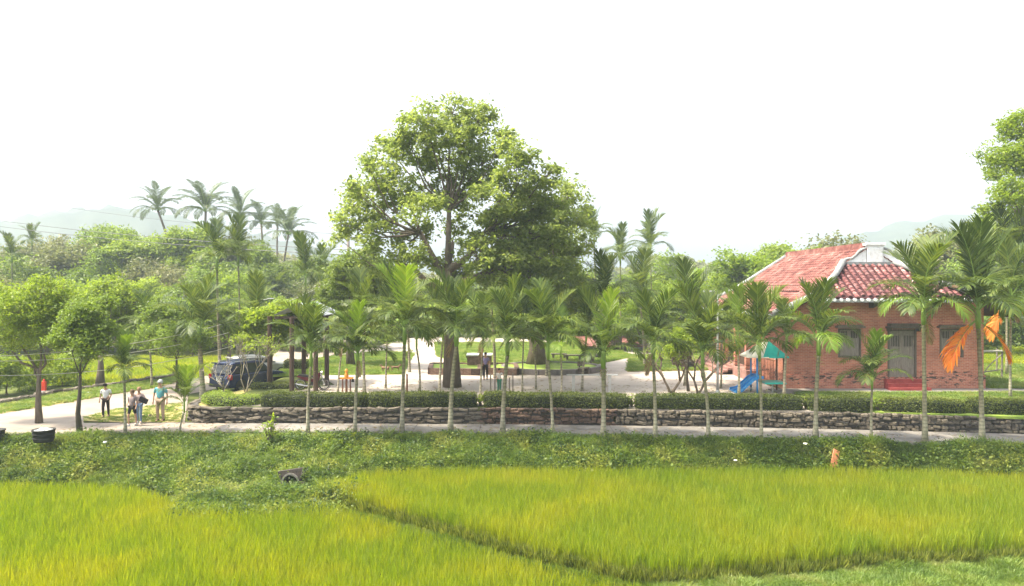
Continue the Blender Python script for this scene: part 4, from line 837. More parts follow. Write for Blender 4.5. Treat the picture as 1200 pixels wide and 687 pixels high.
MB().prism([(X0-HX, 3.9), (X1-HX, 3.9), (HX+.2-HX, 7.5), (HX-.2-HX, 7.5)], YB-.38-HY, YB-.12-HY).build('gable_wall', M['brick'], house)
hb('interior_floor', M['concrete'], X0+.3, X1-.3, HY+.3, YB-.4, ZP, ZP+.3)
pl = MB()
for a, b in ((X0-.06, DX0-.25), (DX1+.25, X1+.06)): pl.box(a-HX, b-HX, -.07, -.003, -.05, .78)
pl.build('plinth', M['brick'], house)
# door
fr = MB(); fw = .1
for a, b, z0, z1 in ((DX0, DX0+fw, DZ0, DZ1), (DX1-fw, DX1, DZ0, DZ1), (DX0+fw, DX1-fw, DZ1-fw, DZ1)): fr.box(a-HX, b-HX, -.02, .14, z0-ZP, z1-ZP)
df = fr.build('door_frame', M['wood_dk'], house)
dm = (DX0+DX1)/2
for a, b in ((DX0+fw+.01, dm-.006), (dm+.006, DX1-fw-.01)):
    H_ = DZ1-fw-DZ0; mbd = MB(); st = .075; zt = DZ0+H_*.66; zt2 = DZ0+H_*.9
    mbd.box(a-HX, a+st-HX, .04, .1, DZ0-ZP, DZ1-fw-ZP).box(b-st-HX, b-HX, .04, .1, DZ0-ZP, DZ1-fw-ZP)
    for z in (DZ0, DZ0+H_*.18, zt-.08, zt2, DZ1-fw-.08): mbd.box(a+st-HX, b-st-HX, .042, .098, z-ZP, z+.08-ZP)
    mbd.box(a+st-HX, b-st-HX, .06, .085, DZ0+.08-ZP, zt-.08-ZP).box(a+st-HX, b-st-HX, .06, .085, zt2+.08-ZP, DZ1-fw-.08-ZP)
    lf_ = mbd.build('door_leaf', M['wood'], house)
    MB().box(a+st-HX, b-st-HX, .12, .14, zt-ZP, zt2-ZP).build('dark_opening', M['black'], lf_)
    for i in range(6):
        q = a+st+(b-a-2*st)*(i+.5)/6; MB().box(q-.018-HX, q+.018-HX, .055, .085, zt-ZP, zt2-ZP).build('bar', M['wood'], lf_)
# hood over the door, carried on brackets, with two tiles rows
hd = MB().box(DX0-.12-HX, DX1+.12-HX, -.5, -.003, DZ1+.06-ZP, DZ1+.16-ZP).box(DX0-.02-HX, DX1+.02-HX, -.42, -.004, DZ1+.16-ZP, DZ1+.32-ZP)
for a in (DX0-.05, DX1-.05): hd.box(a-HX, a+.1-HX, -.34, -.002, DZ1-.1-ZP, DZ1+.06-ZP)
hd.build('door_hood', M['bark_dark'], house)
for k, (a, b) in enumerate(((WX0, WX1), (LX0, LX1))):
    fr = MB()
    for p, q, z0, z1 in ((a, a+.09, WZ0, WZ1), (b-.09, b, WZ0, WZ1), (a+.09, b-.09, WZ1-.09, WZ1), (a+.09, b-.09, WZ0, WZ0+.09)): fr.box(p-HX, q-HX, -.03, .12, z0-ZP, z1-ZP)
    wi = fr.build('window', M['wood_dk'], house); mid = (a+b)/2
    for p, q in ((a+.1, mid-.005), (mid+.005, b-.1)):
        z0, z1 = WZ0+.1, WZ1-.1; zb = z0+(z1-z0)*.68; s = MB().box(p-HX, p+.05-HX, .03, .08, z0-ZP, z1-ZP).box(q-.05-HX, q-HX, .03, .08, z0-ZP, z1-ZP)
        for z in (z0, zb-.06, z1-.05): s.box(p+.05-HX, q-.05-HX, .032, .078, z-ZP, z+.055-ZP)
        s.box(p+.05-HX, q-.05-HX, .045, .065, z0-ZP, zb-ZP); sh = s.build('shutter', M['wood'], wi)
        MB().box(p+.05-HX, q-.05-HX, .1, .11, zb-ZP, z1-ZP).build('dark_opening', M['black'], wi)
        bb = MB()
        for i in range(5):
            u = p+.05+(q-p-.1)*(i+.5)/5; bb.box(u-.014-HX, u+.014-HX, .045, .07, zb-ZP, z1-.05-ZP)
        bb.build('bars', M['wood'], wi)
    MB().box(a-.16-HX, b+.1-HX, -.34, -.003, WZ1+.04-ZP, WZ1+.14-ZP).box(a-.06-HX, b+.02-HX, -.26, -.004, WZ1+.14-ZP, WZ1+.2-ZP).build('window_hood', M['bark'], wi)
for i in range(3):
    MB().box(DX0-.18-.06*i-HX, DX1+.18+.06*i-HX, -.32-.3*i, -.003-.3*i if i else -.003, 0, .57-.19*i).build('step', M['redstep'], house)
for px in (1018, 1092):
    xx = (px-600)/F*HY; MB().prism([(0, 0), (0, .32), (.16, .32), (.16, .1)], -.5, .0).box(-.02, .18, -.62, -.5, .1, .34).build('eave_bracket', M['bark_dark'], house, loc=(xx-HX, -.003, zat(361, HY)-ZP))
# roof: planes, then every run of cover tiles
def zl(x, s=-1):   # height of a side slope at distance from the ridge
    d = abs(x-20.2); return 8.42-d*(2.57/4.0) if d < 4 else 5.85-(d-4)*(1.1/2.4)
mb = MB(); YF = 38.95; YT = 41.9; XT = 18.75; ZT = zl(XT); XB = 16.25; ZB = zl(XB)
# side slopes (left, right): ridge y from YT to YB+.3; front edge follows the hip down to the eave
def P_(x, y, z): return (x-HX, y-HY, z-ZP)
for sg in (-1, 1):
    X = lambda d: 20.2+sg*d
    a = [P_(X(.0), YT+.1, 8.42), P_(X(20.2-XT), YT, ZT), P_(X(20.2-XB), YF, ZB), P_(X(6.4), 38.7, 4.75)]
    b = [P_(X(0), YB+.3, 8.42), P_(X(20.2-XT), YB+.3, ZT), P_(X(20.2-XB), YB+.3, ZB), P_(X(6.4), YB+.3, 4.75)]
    vs_ = a+b; vs_ += [(p[0], p[1], p[2]-.12) for p in vs_]
    mb.add(vs_, [(0, 1, 5, 4), (1, 2, 6, 5), (2, 3, 7, 6), (8, 9, 13, 12), (9, 10, 14, 13), (10, 11, 15, 14), (3, 11, 15, 7), (0, 8, 9, 1), (1, 9, 10, 2), (2, 10, 11, 3), (4, 5, 13, 12), (5, 6, 14, 13), (6, 7, 15, 14)])
xr = 40.4-XT; xbr = 40.4-XB
vs_ = [P_(XT, YT, ZT), P_(xr, YT, ZT), P_(xbr, YF, ZE+.02), P_(XB, YF, ZE+.02)]; vs_ += [(p[0], p[1], p[2]-.12) for p in vs_]
mb.add(vs_, [(0, 1, 2, 3), (4, 5, 6, 7), (2, 6, 7, 3), (0, 3, 7, 4), (1, 2, 6, 5)])
roof = mb.build('roof', M['tile_dk'], house)
def tile_run(L, seed, m, w_=.115, st=.3):
    """overlapping half-round cover tiles down a slope; local +X = down the slope"""
    r = random.Random(seed); mb = MB(); n = int(L/st)
    for i in range(n):
        x0 = i*st; x1 = x0+st+.05; w1 = w_*r.uniform(.92, 1.05); h0, h1 = .03, .058
        vs_ = []
        for x, hh, w2 in ((x0, h0, w1*.85), (x1, h1, w1)):
            for a in (0, .25, .5, .75, 1): vs_.append((x, math.cos(PI*a)*w2+r.uniform(-.004, .004), math.sin(PI*a)*w2*.8+hh-.03))
        mb.add(vs_, [(j, j+1, j+6, j+5) for j in range(4)]+[(5, 6, 7, 8, 9)])
    return mb.mesh('tile_run', m)
def lay(p0, p1, m, seed, cache={}):
    d = Vector(p1)-Vector(p0); L = d.length; key = (round(L, 1), m.name, seed % 3)
    if key not in cache: cache[key] = tile_run(L, seed % 3, m)
    x = d.normalized(); side = Vector((0, 0, 1)).cross(x).normalized(); up = x.cross(side); Mx = Matrix((x, side, up)).transposed().to_4x4(); Mx.translation = Vector(p0)+up*.02
    o_ = link('tile_run', cache[key], roof); o_.matrix_local = Mx; return o_
n_ = 22
for i in range(n_):
    x = XB+.15+(xbr-XB-.3)*i/(n_-1)
    t = 1.0 if XT <= x <= xr else max(0.04, (x-XB)/(XT-XB) if x < XT else (xbr-x)/(xbr-xr))
    y1 = YF+(YT-YF)*t; z1 = ZE+.02+(ZT-ZE-.02)*t
    lay(P_(x, y1, z1), P_(x, YF-.04, ZE+.0), M['tile'], i)
y = YF+.3; i = 0
while y < YB+.2:
    for sg in (-1, 1):
        X = lambda d: 20.2+sg*d; dr = 0.05 if y > YT else 20.2-(XB+(XT-XB)*(y-YF)/(YT-YF))
        ztop = zl(X(dr)); 
        if dr < 3.9: lay(P_(X(dr), y, ztop), P_(X(4.0), y, 5.85), M['tile_up'], i)
        lay(P_(X(max(4.0, dr)), y, zl(X(max(4.0, dr)))), P_(X(6.45), y, 4.73), M['tile_up'], i+1)
    y += .34; i += 1
for sg in (-1, 1):
    X = lambda d: 20.2+sg*d
    vr = MB().tube([P_(X(20.2-XT), YT, ZT+.18), P_(X(20.2-XT+.9), YT-1.2, zl(XT-.9)+.1), P_(X(20.2-XB), YF+.05, ZE+.35), P_(X(4.9), YF-.12, 5.55), P_(X(6.5), 38.75, 4.86)], [.19, .17, .17, .16, .15], 8); vr.build('verge_ridge', M['grey'], roof, smooth=True)
    MB().tube([P_(X(0), YB+.3, 8.5), P_(X(4), YB+.3, 5.95), P_(X(6.5), YB+.3, 4.86)], .16, 8).build('verge_ridge', M['grey'], roof, smooth=True)
    MB().box(-.12, .12, YF-.1-HY, YB+.3-HY, -.03, .12).build('mid_ridge', M['tile_up'], roof, loc=(X(3.4)-HX, 0, zl(X(3.4))-ZP))
    gu = MB().box(-.09, .09, 38.7-HY, YB+.3-HY, -.1, .1); gu.build('gutter', M['grey'], roof, loc=(X(6.5)-HX, 0, 4.7-ZP))
MB().box(-.16, .16, YT+.3-HY, YB+.3-HY, -.1, .24).box(-.11, .11, YT+.3-HY, YB+.3-HY, .24, .34).build('ridge_cap', M['tile_up'], roof, loc=(20.2-HX, 0, 8.42-ZP))
MB().box(XT-HX, xr-HX, YT-.1-HY, YT+.08-HY, ZT-ZP, ZT+.16-ZP).build('flashing', M['grey'], roof)
# scalloped white eave course of the front skirt
ev = MB().box(XB-.1-HX, xbr+.1-HX, YF-.02-HY, YF+.1-HY, ZE-.2-ZP, ZE-.03-ZP).build('eave_board', M['grey'], roof)
for i in range(n_-1):
    x = XB+.15+(xbr-XB-.3)*(i+.5)/(n_-1); MB().lathe([(0, 0), (.09, 0), (.09, .12), (0, .12)], 10, M=Matrix.Rotation(R(90), 4, 'X')).build('eave_tile_end', M['white'], ev, loc=(x-HX, YF-.0-HY-.004, ZE-.06-ZP))
# scrolled gable ornament
YG = YT+.1; gz = lambda py: zat(py, YG); gx = lambda px: (px-600)/F*YG
cx = (gx(1015)+gx(1034))/2; gm = 20.2
poly = [(-1.75, gz(312)), (-1.75, gz(305)), (-1.55, gz(303.5)), (-1.3, gz(303)), (-1.05, gz(299)), (-.9, gz(295)), (-.72, gz(292.5)), (-.5, gz(291.5)), (-.5, gz(312))]
on = empty_ = MB()
on.prism([(a, b-ZP) for a, b in poly], -.1, .1).prism([(-a, b-ZP) for a, b in reversed(poly)], -.1, .1).box(-.46, .46, -.16, .16, gz(312)-ZP, gz(288)-ZP).box(-.56, .56, -.22, .22, gz(288)-ZP, gz(285)-ZP).box(-.38, .38, -.19, -.16, gz(308)-ZP, gz(291)-ZP)
orn = on.build('gable_ornament', M['white'], house, loc=(cx-HX, YG-HY, 0)); bev(orn, .02)
for s in (-1, 1):
    pp = [(s*a, 0, b-ZP) for a, b in poly[1:8]]; MB().tube(pp, [.07, .08, .09, .09, .09, .09, .08], 8).build('scroll_moulding', M['grey'], house, smooth=True, loc=(cx-HX, YG-.06-HY, 0))
# porch along the left side: columns, rail, steps
for i, y in enumerate((44.4, 46.6, 49, 51.4, 53.6)):
    co = MB().box(-.2, .2, -.2, .2, 0, .5).box(-.15, .15, -.15, .15, .5, 3.3).box(-.21, .21, -.21, .21, 3.3, 3.4).box(-.25, .25, -.25, .25, 3.4, 3.55).box(-.18, .18, -.18, .18, 3.55, 3.95); co.build('porch_column', M['brick'], house, loc=(14.15-HX, y-HY, 0))
    MB().box(-.2, .2, -.2, .2, 3.3, 3.38).box(-.27, .27, -.27, .27, 3.38, 3.5).build('capital', M['white'], house, loc=(14.15-HX, y-HY, .05))
hb('porch_floor', M['sidestep'], 13.9, X0, 43.9, YB, ZP, ZP+.56)
for i in range(3): hb('step', M['sidestep'], 13.0+.3*i, 13.9, 46.6, 53.6, ZP+.19*i*0, ZP+.14*(i+1))
for i in range(14):
    yy = 40.6+i*.24; MB().tube([(0, 0, .0), (0, 0, 1.5)], .018, 6).build('railing_bar', M['redwood'], house, loc=(14.35-HX, yy-HY, 0.0))
MB().box(-.02, .02, 40.5-HY, 43.9-HY, 1.46, 1.52).box(-.02, .02, 40.5-HY, 43.9-HY, .3, .34).build('railing', M['redwood'], house, loc=(14.35-HX, 0, 0))
hb('shop_door', M['post'], X0-.03, X0-.003, 47, 52.5, ZP+.57, 3.2)

# ------------------------------------------------------------------ play tower with slide
def gp(px, D): return (px-600)/F*D
PD = 38.9; px0 = gp(893, PD)
t = empty('play_tower', (px0, PD, ZP), 'small play tower with blue posts, teal and white roof, green deck, twin blue slide', 'play tower')
for sx, sy in ((-.42, -.5), (-.42, .5), (.95, -.5), (.95, .5)): MB().tube([(sx, sy, 0), (sx, sy, 1.95)], .045, 10).build('post', M['bluepl'] if sx < 0 else M['redwood'], t, smooth=True)
MB().add([(-.95, -.75, 1.92), (1.15, -.75, 1.92), (1.15, .75, 1.92), (-.95, .75, 1.92), (.3, -.12, 2.72), (.3, .12, 2.72)], [(0, 1, 4), (1, 2, 5, 4), (2, 3, 5)]).box(.1, 1.15, -.752, .752, 1.86, 1.92).build('canopy', M['tealpl'], t)
MB().add([(-.95, -.75, 1.925), (-.95, .75, 1.925), (.3, .12, 2.725), (.3, -.12, 2.725)], [(0, 1, 2, 3)]).add([(-.96, -.77, 1.92), (-.2, -.79, 1.94), (.28, -.14, 2.73)], [(0, 1, 2)]).box(-.96, .1, -.752, .752, 1.87, 1.92).build('white_canopy_panel', M['cream'], t)
dk = MB().box(.0, 1.1, -.55, .55, .48, .58).build('deck', M['tealpl'], t); bev(dk, .03)
MB().tube([(.55, 0, 0), (.55, 0, .5)], .05, 8).build('deck_leg', M['galv'], t)
for k, (yy) in enumerate((-.34, .3)):
    pr = [(-.1, .78), (-.35, .8), (-.6, .68), (-1.2, .12), (-1.55, .05)]
    mb = MB()
    for (a, b), (c, d) in zip(pr, pr[1:]):
        for o_, w_, h_ in ((-.26, .05, .14), (.21, .05, .14), (-.21, .42, .03)):
            mb.add([(a, yy+o_, b-.02), (a, yy+o_+w_, b-.02), (c, yy+o_+w_, d-.02), (c, yy+o_, d-.02), (a, yy+o_, b+h_), (a, yy+o_+w_, b+h_), (c, yy+o_+w_, d+h_), (c, yy+o_, d+h_)], [(0, 3, 2, 1), (4, 5, 6, 7), (0, 1, 5, 4), (1, 2, 6, 5), (2, 3, 7, 6), (3, 0, 4, 7)])
    mb.build('slide', M['bluepl'], t)
MB().box(-1.3, -.4, -.03, .02, .2, .24).build('slide_strip', M['cream'], t)
t = empty('notice_board', (gp(912, 41.2), 41.2, ZP), 'small white notice board fixed beside the play tower, in front of the house wall', 'notice board')
MB().tube([(0, 0, 0), (0, 0, 1.5)], .03, 8).build('post', M['galv'], t); MB().box(-.22, .22, -.04, -.01, 1.5, 2.1).build('board', M['white'], t)
MB().box(-.14, .14, -.046, -.041, 1.85, 1.9).box(-.14, .1, -.046, -.041, 1.72, 1.76).build('faded_print', M['grey'], t)

# ------------------------------------------------------------------ pavilion posts, lamp posts, utility pole, wires
t = empty('pavilion', (gp(350, 42), 42, .6), 'open pavilion on dark timber posts with a low grey sheet roof, around the parked motorcycle', 'pavilion')
for px, D in ((316, 41), (342, 39.4), (356, 42.5), (370, 39.4), (383, 41.8)):
    d = D; MB().tube([(0, 0, 0), (0, 0, 4.0)], [.13, .12], 10).build('post', M['post'], t, loc=(gp(px, d)-t.location.x, d-42, 0))
mb = MB(); n = 30
for sgn in (-1, 1):
    vs_ = []
    for i in range(n+1):
        y = -1.9+3.8*i/n; zz = .03*math.cos(i*PI); vs_ += [(0.55, y, 4.75+zz), (0.55+sgn*1.35, y, 4.1+zz)]
    mb.add(vs_, [(2*i, 2*i+1, 2*i+3, 2*i+2) for i in range(n)])
mb.build('sheet_roof', M['tilewood'], t)
MB().box(-.8, 1.9, -1.8, -1.68, 3.9, 4.04).box(-.8, 1.9, 1.68, 1.8, 3.9, 4.04).build('beam', M['post'], t)
def lamp(px, D, z0, ytop, label, arm):
    t = empty('street_lamp', (gp(px, D), D, z0), label, 'street lamp'); H = zat(ytop, D)-z0
    MB().tube([(0, 0, 0), (0, 0, H)], [.07, .045], 10).build('pole', M['galv'], t, smooth=True); MB().lathe([(.13, 0), (.13, .06), (.07, .2)], 12).build('base', M['galv'], t)
    MB().tube([(0, 0, H-.15), (arm*.3, 0, H+.05), (arm, 0, H+.15)], .025, 6).build('arm', M['galv'], t); h = MB().box(arm-.28, arm+.28, -.1, .1, H+.11, H+.19).build('lamp_head', M['galv'], t); bev(h, .03)
lamp(841, 38.5, .7, 345, 'slim grey lamp post behind the palm left of the play tower', -.45)
lamp(303, 66, 0, 352, 'pale street lamp showing above the trees beyond the bare pale shrub', 1.1)
t = empty('utility_pole', (gp(408, 58), 58, .3), 'utility pole with crossarm standing behind the left edge of the big tree', 'utility pole')
MB().tube([(0, 0, 0), (0, 0, 10.6)], [.17, .11], 10).build('pole', M['kerb'], t, smooth=True); MB().box(-.9, .9, -.05, .05, 9.7, 9.82).build('crossarm', M['bark_dark'], t)
for q in (-.8, 0, .8): MB().lathe([(.0, 0), (.05, 0), (.06, .06), (.03, .12), (.05, .16), (0, .2)], 8).build('insulator', M['white'], t, loc=(q, 0, 9.82))
tp = empty('utility_pole', (-22.6, 30.5, 0), 'short pole just outside the left edge of the photo carrying the low cables', 'utility pole'); MB().tube([(0, 0, 0), (0, 0, 4.2)], [.12, .09], 10).build('pole', M['kerb'], tp, smooth=True)
M['wire'] = mat('cable', (.45, .45, .36), rough=.5, bump=0)
M['wire_dk'] = mat('dark_cable', (.1, .1, .1), rough=.5, bump=0)
def wire(a, b, sag, label, r_=.019, m=None):
    a, b = Vector(a), Vector(b); pts = [a.lerp(b, i/30)-Vector((0, 0, sag*4*(i/30)*(1-i/30))) for i in range(31)]
    tag(MB().tube([p-a for p in pts], r_, 5, cap=False).build('overhead_cable', m or M['wire'], loc=a), label, 'cable', 'overhead cables')
wire((-22.6, 30.5, 3.35), V(408, 318, 58), 1.5, 'upper of the low cables crossing in front of the left trees')
wire((-22.6, 30.5, 3.2), V(408, 328, 58), 1.7, 'middle low cable crossing in front of the left trees')
wire((-22.6, 30.5, 2.6), V(408, 345, 58), 1.7, 'lowest cable crossing in front of the left trees')
wire(V(-60, 250, 100), V(410, 293, 70), .6, 'thin dark cable against the sky, upper of the long pair at the left', .03, M['wire_dk'])
wire(V(-60, 257, 100), V(410, 299, 70), .6, 'thin dark cable against the sky, lower of the long pair at the left', .03, M['wire_dk'])
wire(V(60, 240, 110), V(410, 275, 70), .5, 'faint topmost cable running to the leftmost coconut palm', .022, M['wire_dk'])

# ------------------------------------------------------------------ cars
M['navy'] = mat('navy_car_paint', (.014, .024, .085), rough=.22, bump=0, spec=.6); M['silver'] = mat('silver_car_paint', (.45, .45, .44), rough=.3, metal=.4, bump=0)
M['glass'] = mat('dark_car_glass', (.03, .035, .04), rough=.08, bump=0, spec=.9); M['trim'] = mat('black_plastic_trim', (.03, .03, .03), rough=.6, bump=0)
M['tail'] = mat('red_lamp_glass', (.5, .02, .03), rough=.2, bump=0); M['plate'] = mat('plate_white', (.75, .75, .72), rough=.5, bump=0); M['chrome'] = mat('bright_metal', (.6, .6, .6), rough=.25, metal=.8, bump=0)
def car(name, label, loc, rz, paint, L, W, H, suv=True):
    """+X forward"""
    t = empty(name, loc, label, 'car', None, rz); h = W/2; hh = .34
    low = [(-L/2, .45), (-L/2+.04, .30), (L/2-.1, .28), (L/2, .48), (L/2-.03, .8), (L/2-.25, .95), (L*.22, 1.08), (-L/2+.12, 1.1 if suv else 1.0), (-L/2+.02, .85)]
    cab = [(L*.24, 1.07), (L*.09, H-.06), (-.02*L, H), (-L*.36, H-.02), (-L/2+.22 if suv else -L*.42, H-.1), (-L/2+.1, 1.09 if suv else 1.0)]
    bo = MB().prism(low, -h, h).build('body', paint, t); bev(bo, .09, 3)
    cb = MB(); k = []
    for sg in (-1, 1):
        for i, (a, b) in enumerate(cab): k.append((a, sg*(h-.06 if b < 1.2 else h-.2), b))
    n = len(cab); cb.add(k, [tuple(range(n)), tuple(reversed(range(n, 2*n)))]+[(i, i+n, (i+1) % n+n, (i+1) % n) for i in range(n)])
    c = cb.build('cabin', paint, t); bev(c, .06, 3)
    # glazing, 6 mm proud of the cabin
    for sg in (-1, 1):
        y0, y1 = sg*(h-.058), sg*(h-.195)
        def sp(x, z): u = (z-1.1)/(H-.1-1.1); return (x, y0+(y1-y0)*max(0, min(1, u))+sg*.008, z)
        for xa, xb, xc, xd in ((L*.2, L*.085, .01, .01), (-.03, -.03, -L*.2, -L*.2), (-L*.22, -L*.22, -L*.36, -L*.4)):
            MB().add([sp(xa, 1.12), sp(xb, H-.14), sp(xc, H-.12), sp(xd, 1.12)], [(0, 1, 2, 3)]).build('side_window', M['glass'], t)
        MB().box(-L*.36, L*.0, sg*(h-.28)-.02, sg*(h-.28)+.02, H+.0, H+.05).build('roof_rail', M['galv'], t)
        MB().box(-L/2+.02, -L/2+.2, sg*h-.2 if sg > 0 else sg*h-.012, sg*h+.012 if sg > 0 else sg*h+.2, .8, 1.08).build('tail_light', M['tail'], t)
        MB().box(L/2-.3, L/2+.005, sg*h-.3 if sg > 0 else sg*h-.008, sg*h+.008 if sg > 0 else sg*h+.3, .68, .84).build('headlight', M['chrome'], t)
        MB().box(L*.16, L*.2, min(sg*h, sg*(h+.16)), max(sg*h, sg*(h+.16)), 1.08, 1.22).build('mirror', paint, t)
        MB().box(-L*.3, L*.3, sg*h-.015, sg*h+.015, .28, .42).build('sill', M['trim'], t)
        for wx in (-L*.31, L*.31):
            Mr = Matrix.Rotation(R(90), 4, 'X'); wh = MB().lathe([(hh*.62, -.11), (hh*.95, -.11), (hh, -.07), (hh, .07), (hh*.95, .11), (hh*.62, .11)], 22, M=Mr).build('wheel', M['black'], t, smooth=True, loc=(wx, sg*(h-.1), hh))
            rm = MB().lathe([(0, .06), (.05, .07), (hh*.5, .05), (hh*.62, .1), (hh*.62, -.1)], 14, M=Matrix.Rotation(R(90)*(-1 if sg > 0 else 1)*1, 4, 'X')); 
            for a in range(5):
                Q = Matrix.Rotation(R(90)*(-1 if sg > 0 else 1), 4, 'X') @ Matrix.Rotation(a*2*PI/5, 4, 'Z'); rm.box(.02, hh*.62, -.03, .03, .05, .1, M=Q)
            rm.build('rim', M['chrome'], wh)
            MB().lathe([(0, .0), (hh*1.16, 0), (hh*1.16, .02), (0, .02)], 20, M=Matrix.Translation((0, sg*.001, 0)) @ Mr, a0=0, a1=PI).build('wheel_arch', M['trim'], t, loc=(wx, sg*h+(.0 if sg > 0 else 0)+.012*sg, hh+.02))
    xr_ = -L/2+.1; zt = H-.12
    def rp(y, z): u = (z-1.1)/(H-.1-1.1); return (xr_+(.12 if suv else .4)*u-.012, y, z)
    MB().add([rp(-h+.14, 1.14), rp(h-.14, 1.14), rp(h-.26, zt-.04), rp(-h+.26, zt-.04)], [(0, 1, 2, 3)]).build('rear_window', M['silver'] if False else M['glass'], t)
    MB().box(-L/2+.0, -L/2+.2, -h+.24, h-.24, H-.08, H-.03).build('spoiler', paint, t)
    MB().box(-L/2-.03, -L/2+.05, -h+.05, h-.05, .32, .52).build('bumper', M['trim'], t)
    MB().box(-L/2-.012, -L/2+.05, -.36, .36, .94, .98).build('tailgate_bar', M['chrome'], t)
    pl_ = MB().box(-L/2-.02, -L/2+.05, -.22, .22, .66, .88).build('number_plate', M['plate'], t)
    mk_ = MB()
    for row, zz in ((0, .8), (1, .7)):
        for k_ in range(4): mk_.box(-L/2-.024, -L/2-.021, -.15+.08*k_, -.1+.08*k_, zz, zz+.06)
    mk_.build('plate_characters', M['black'], pl_)
    u0 = lambda z: L*.24-(z-1.07)/(H-.06-1.07)*L*.15
    MB().add([(u0(1.12)+.012, -h+.16, 1.12), (u0(1.12)+.012, h-.16, 1.12), (u0(H-.13)+.012, h-.26, H-.13), (u0(H-.13)+.012, -h+.26, H-.13)], [(0, 1, 2, 3)]).build('windscreen', M['glass'], t)
    return t
cx_, cy_ = G(262, 461, 0)
car('parked_car', 'dark blue sport utility car seen from behind on the road by the corner planter', (cx_+.75, cy_+2.0, 0), R(60), M['navy'], 4.3, 1.85, 1.78)
car('parked_car', 'silver car with dark windows parked beyond the dark blue one', (gp(303, 50.5), 50.5, 0), R(35), M['silver'], 4.1, 1.75, 1.55, suv=False)

# ------------------------------------------------------------------ motorcycle
M['maroon'] = mat('maroon_paint', (.1, .01, .018), rough=.3, bump=0)
t = empty('motorcycle', (gp(366, 39.8), 39.8, ZP), 'maroon motorcycle parked under the pavilion, facing right', 'motorcycle', None, R(4))
Mr = Matrix.Rotation(R(90), 4, 'X')
for wx in (-.63, .63):
    wh = MB().lathe([(.25, -.04), (.29, -.045), (.305, 0), (.29, .045), (.25, .04)], 24, M=Mr).build('wheel', M['black'], t, smooth=True, loc=(wx, 0, .305))
    rm = MB().lathe([(.235, -.025), (.255, -.025), (.255, .025), (.235, .025), (.235, -.025)], 24, M=Mr).lathe([(0, -.06), (.05, -.06), (.05, .06), (0, .06)], 10, M=Mr)
    for a in range(12): rm.tube([(0, 0, 0), (.24*math.cos(a*PI/6), 0, .24*math.sin(a*PI/6))], .005, 4)
    rm.build('rim', M['chrome'], wh)
MB().tube([(.63, .08, .305), (.42, .07, .95)], .025, 8).tube([(.63, -.08, .305), (.42, -.07, .95)], .025, 8).build('fork', M['chrome'], t)
MB().tube([(.4, -.33, 1.03), (.38, -.12, 1.0), (.38, .12, 1.0), (.4, .33, 1.03)], .018, 8).build('handlebar', M['black'], t)
for s in (-1, 1): MB().tube([(.38, s*.2, 1.0), (.4, s*.3, 1.2)], .008, 5).lathe([(0, 0), (.05, 0), (.05, .02), (0, .02)], 10, M=Matrix.Translation((.4, s*.3, 1.24)) @ Matrix.Rotation(R(90), 4, 'Y')).build('mirror', M['black'], t)
o = MB().prism([(-.75, .78), (-.7, .86), (-.2, .8), (.12, .74), (.1, .66), (-.3, .7)], -.12, .12).build('seat', M['black'], t); bev(o, .03)
o = MB().prism([(-.8, .7), (-.78, .78), (-.3, .7), (.1, .6), (.33, .92), (.42, .96), (.46, .85), (.36, .5), (.18, .42), (-.2, .45)], -.1, .1).build('body', M['maroon'], t); bev(o, .03)
o = MB().box(-.22, .18, -.11, .11, .24, .44).lathe([(0, -.16), (.1, -.16), (.1, .16), (0, .16)], 12, M=Matrix.Translation((-.02, 0, .34)) @ Mr).build('engine', M['trim'], t)
MB().tube([(.1, -.13, .28), (-.3, -.14, .24), (-.85, -.15, .34)], [.025, .035, .045], 8).build('exhaust', M['chrome'], t)
for wx in (.63, -.63): MB().lathe([(.33, -.06), (.35, -.06), (.35, .06), (.33, .06)], 14, M=Matrix.Translation((wx, 0, .305)) @ Mr @ Matrix.Rotation(0, 4, 'Z'), a0=PI+.3 if False else -PI+.4, a1=-.3).build('mudguard', M['maroon'], t)
MB().lathe([(0, -.04), (.08, -.03), (.09, .03), (0, .06)], 12, M=Matrix.Translation((.5, 0, .92)) @ Matrix.Rotation(R(90), 4, 'Y')).build('headlight', M['chrome'], t)
MB().tube([(.0, .1, .3), (-.05, .2, .02)], .012, 6).build('kick_stand', M['chrome'], t)

# ------------------------------------------------------------------ people
SKIN = mat('skin', (.42, .25, .17), rough=.6, bump=0)
def cloth(name, c): return mat(name, c, rough=.9, scale=6, bump=.25, bscale=18)
def skinmesh(name, chains, m, parent, root=0, sub=1):
    """chains: list of [(x,y,z,r),...]; equal first points are merged"""
    vs_, es, rs = [], [], []; idx = {}
    for ch in chains:
        prev = None
        for p in ch:
            key = (round(p[0], 4), round(p[1], 4), round(p[2], 4))
            if key not in idx: idx[key] = len(vs_); vs_.append(p[:3]); rs.append(p[3])
            i = idx[key]
            if prev is not None and prev != i: es.append((prev, i))
            prev = i
    me = bpy.data.meshes.new(name); me.from_pydata(vs_, es, []); o = bpy.data.objects.new(name, me); COL.objects.link(o)
    md = o.modifiers.new('skin', 'SKIN'); md.use_smooth_shade = True
    for i, r_ in enumerate(rs):
        rr_ = r_ if hasattr(r_, '__len__') else (r_, r_); me.skin_vertices[0].data[i].radius = rr_; me.skin_vertices[0].data[i].use_root = (i == root)
    sb = o.modifiers.new('sub', 'SUBSURF'); sb.levels = sub; sb.render_levels = sub
    bpy.context.view_layer.update(); dg = bpy.context.evaluated_depsgraph_get(); nm = bpy.data.meshes.new_from_object(o.evaluated_get(dg)); bpy.data.objects.remove(o); nm.name = name; nm.materials.clear(); nm.materials.append(m)
    return link(name, nm, parent)
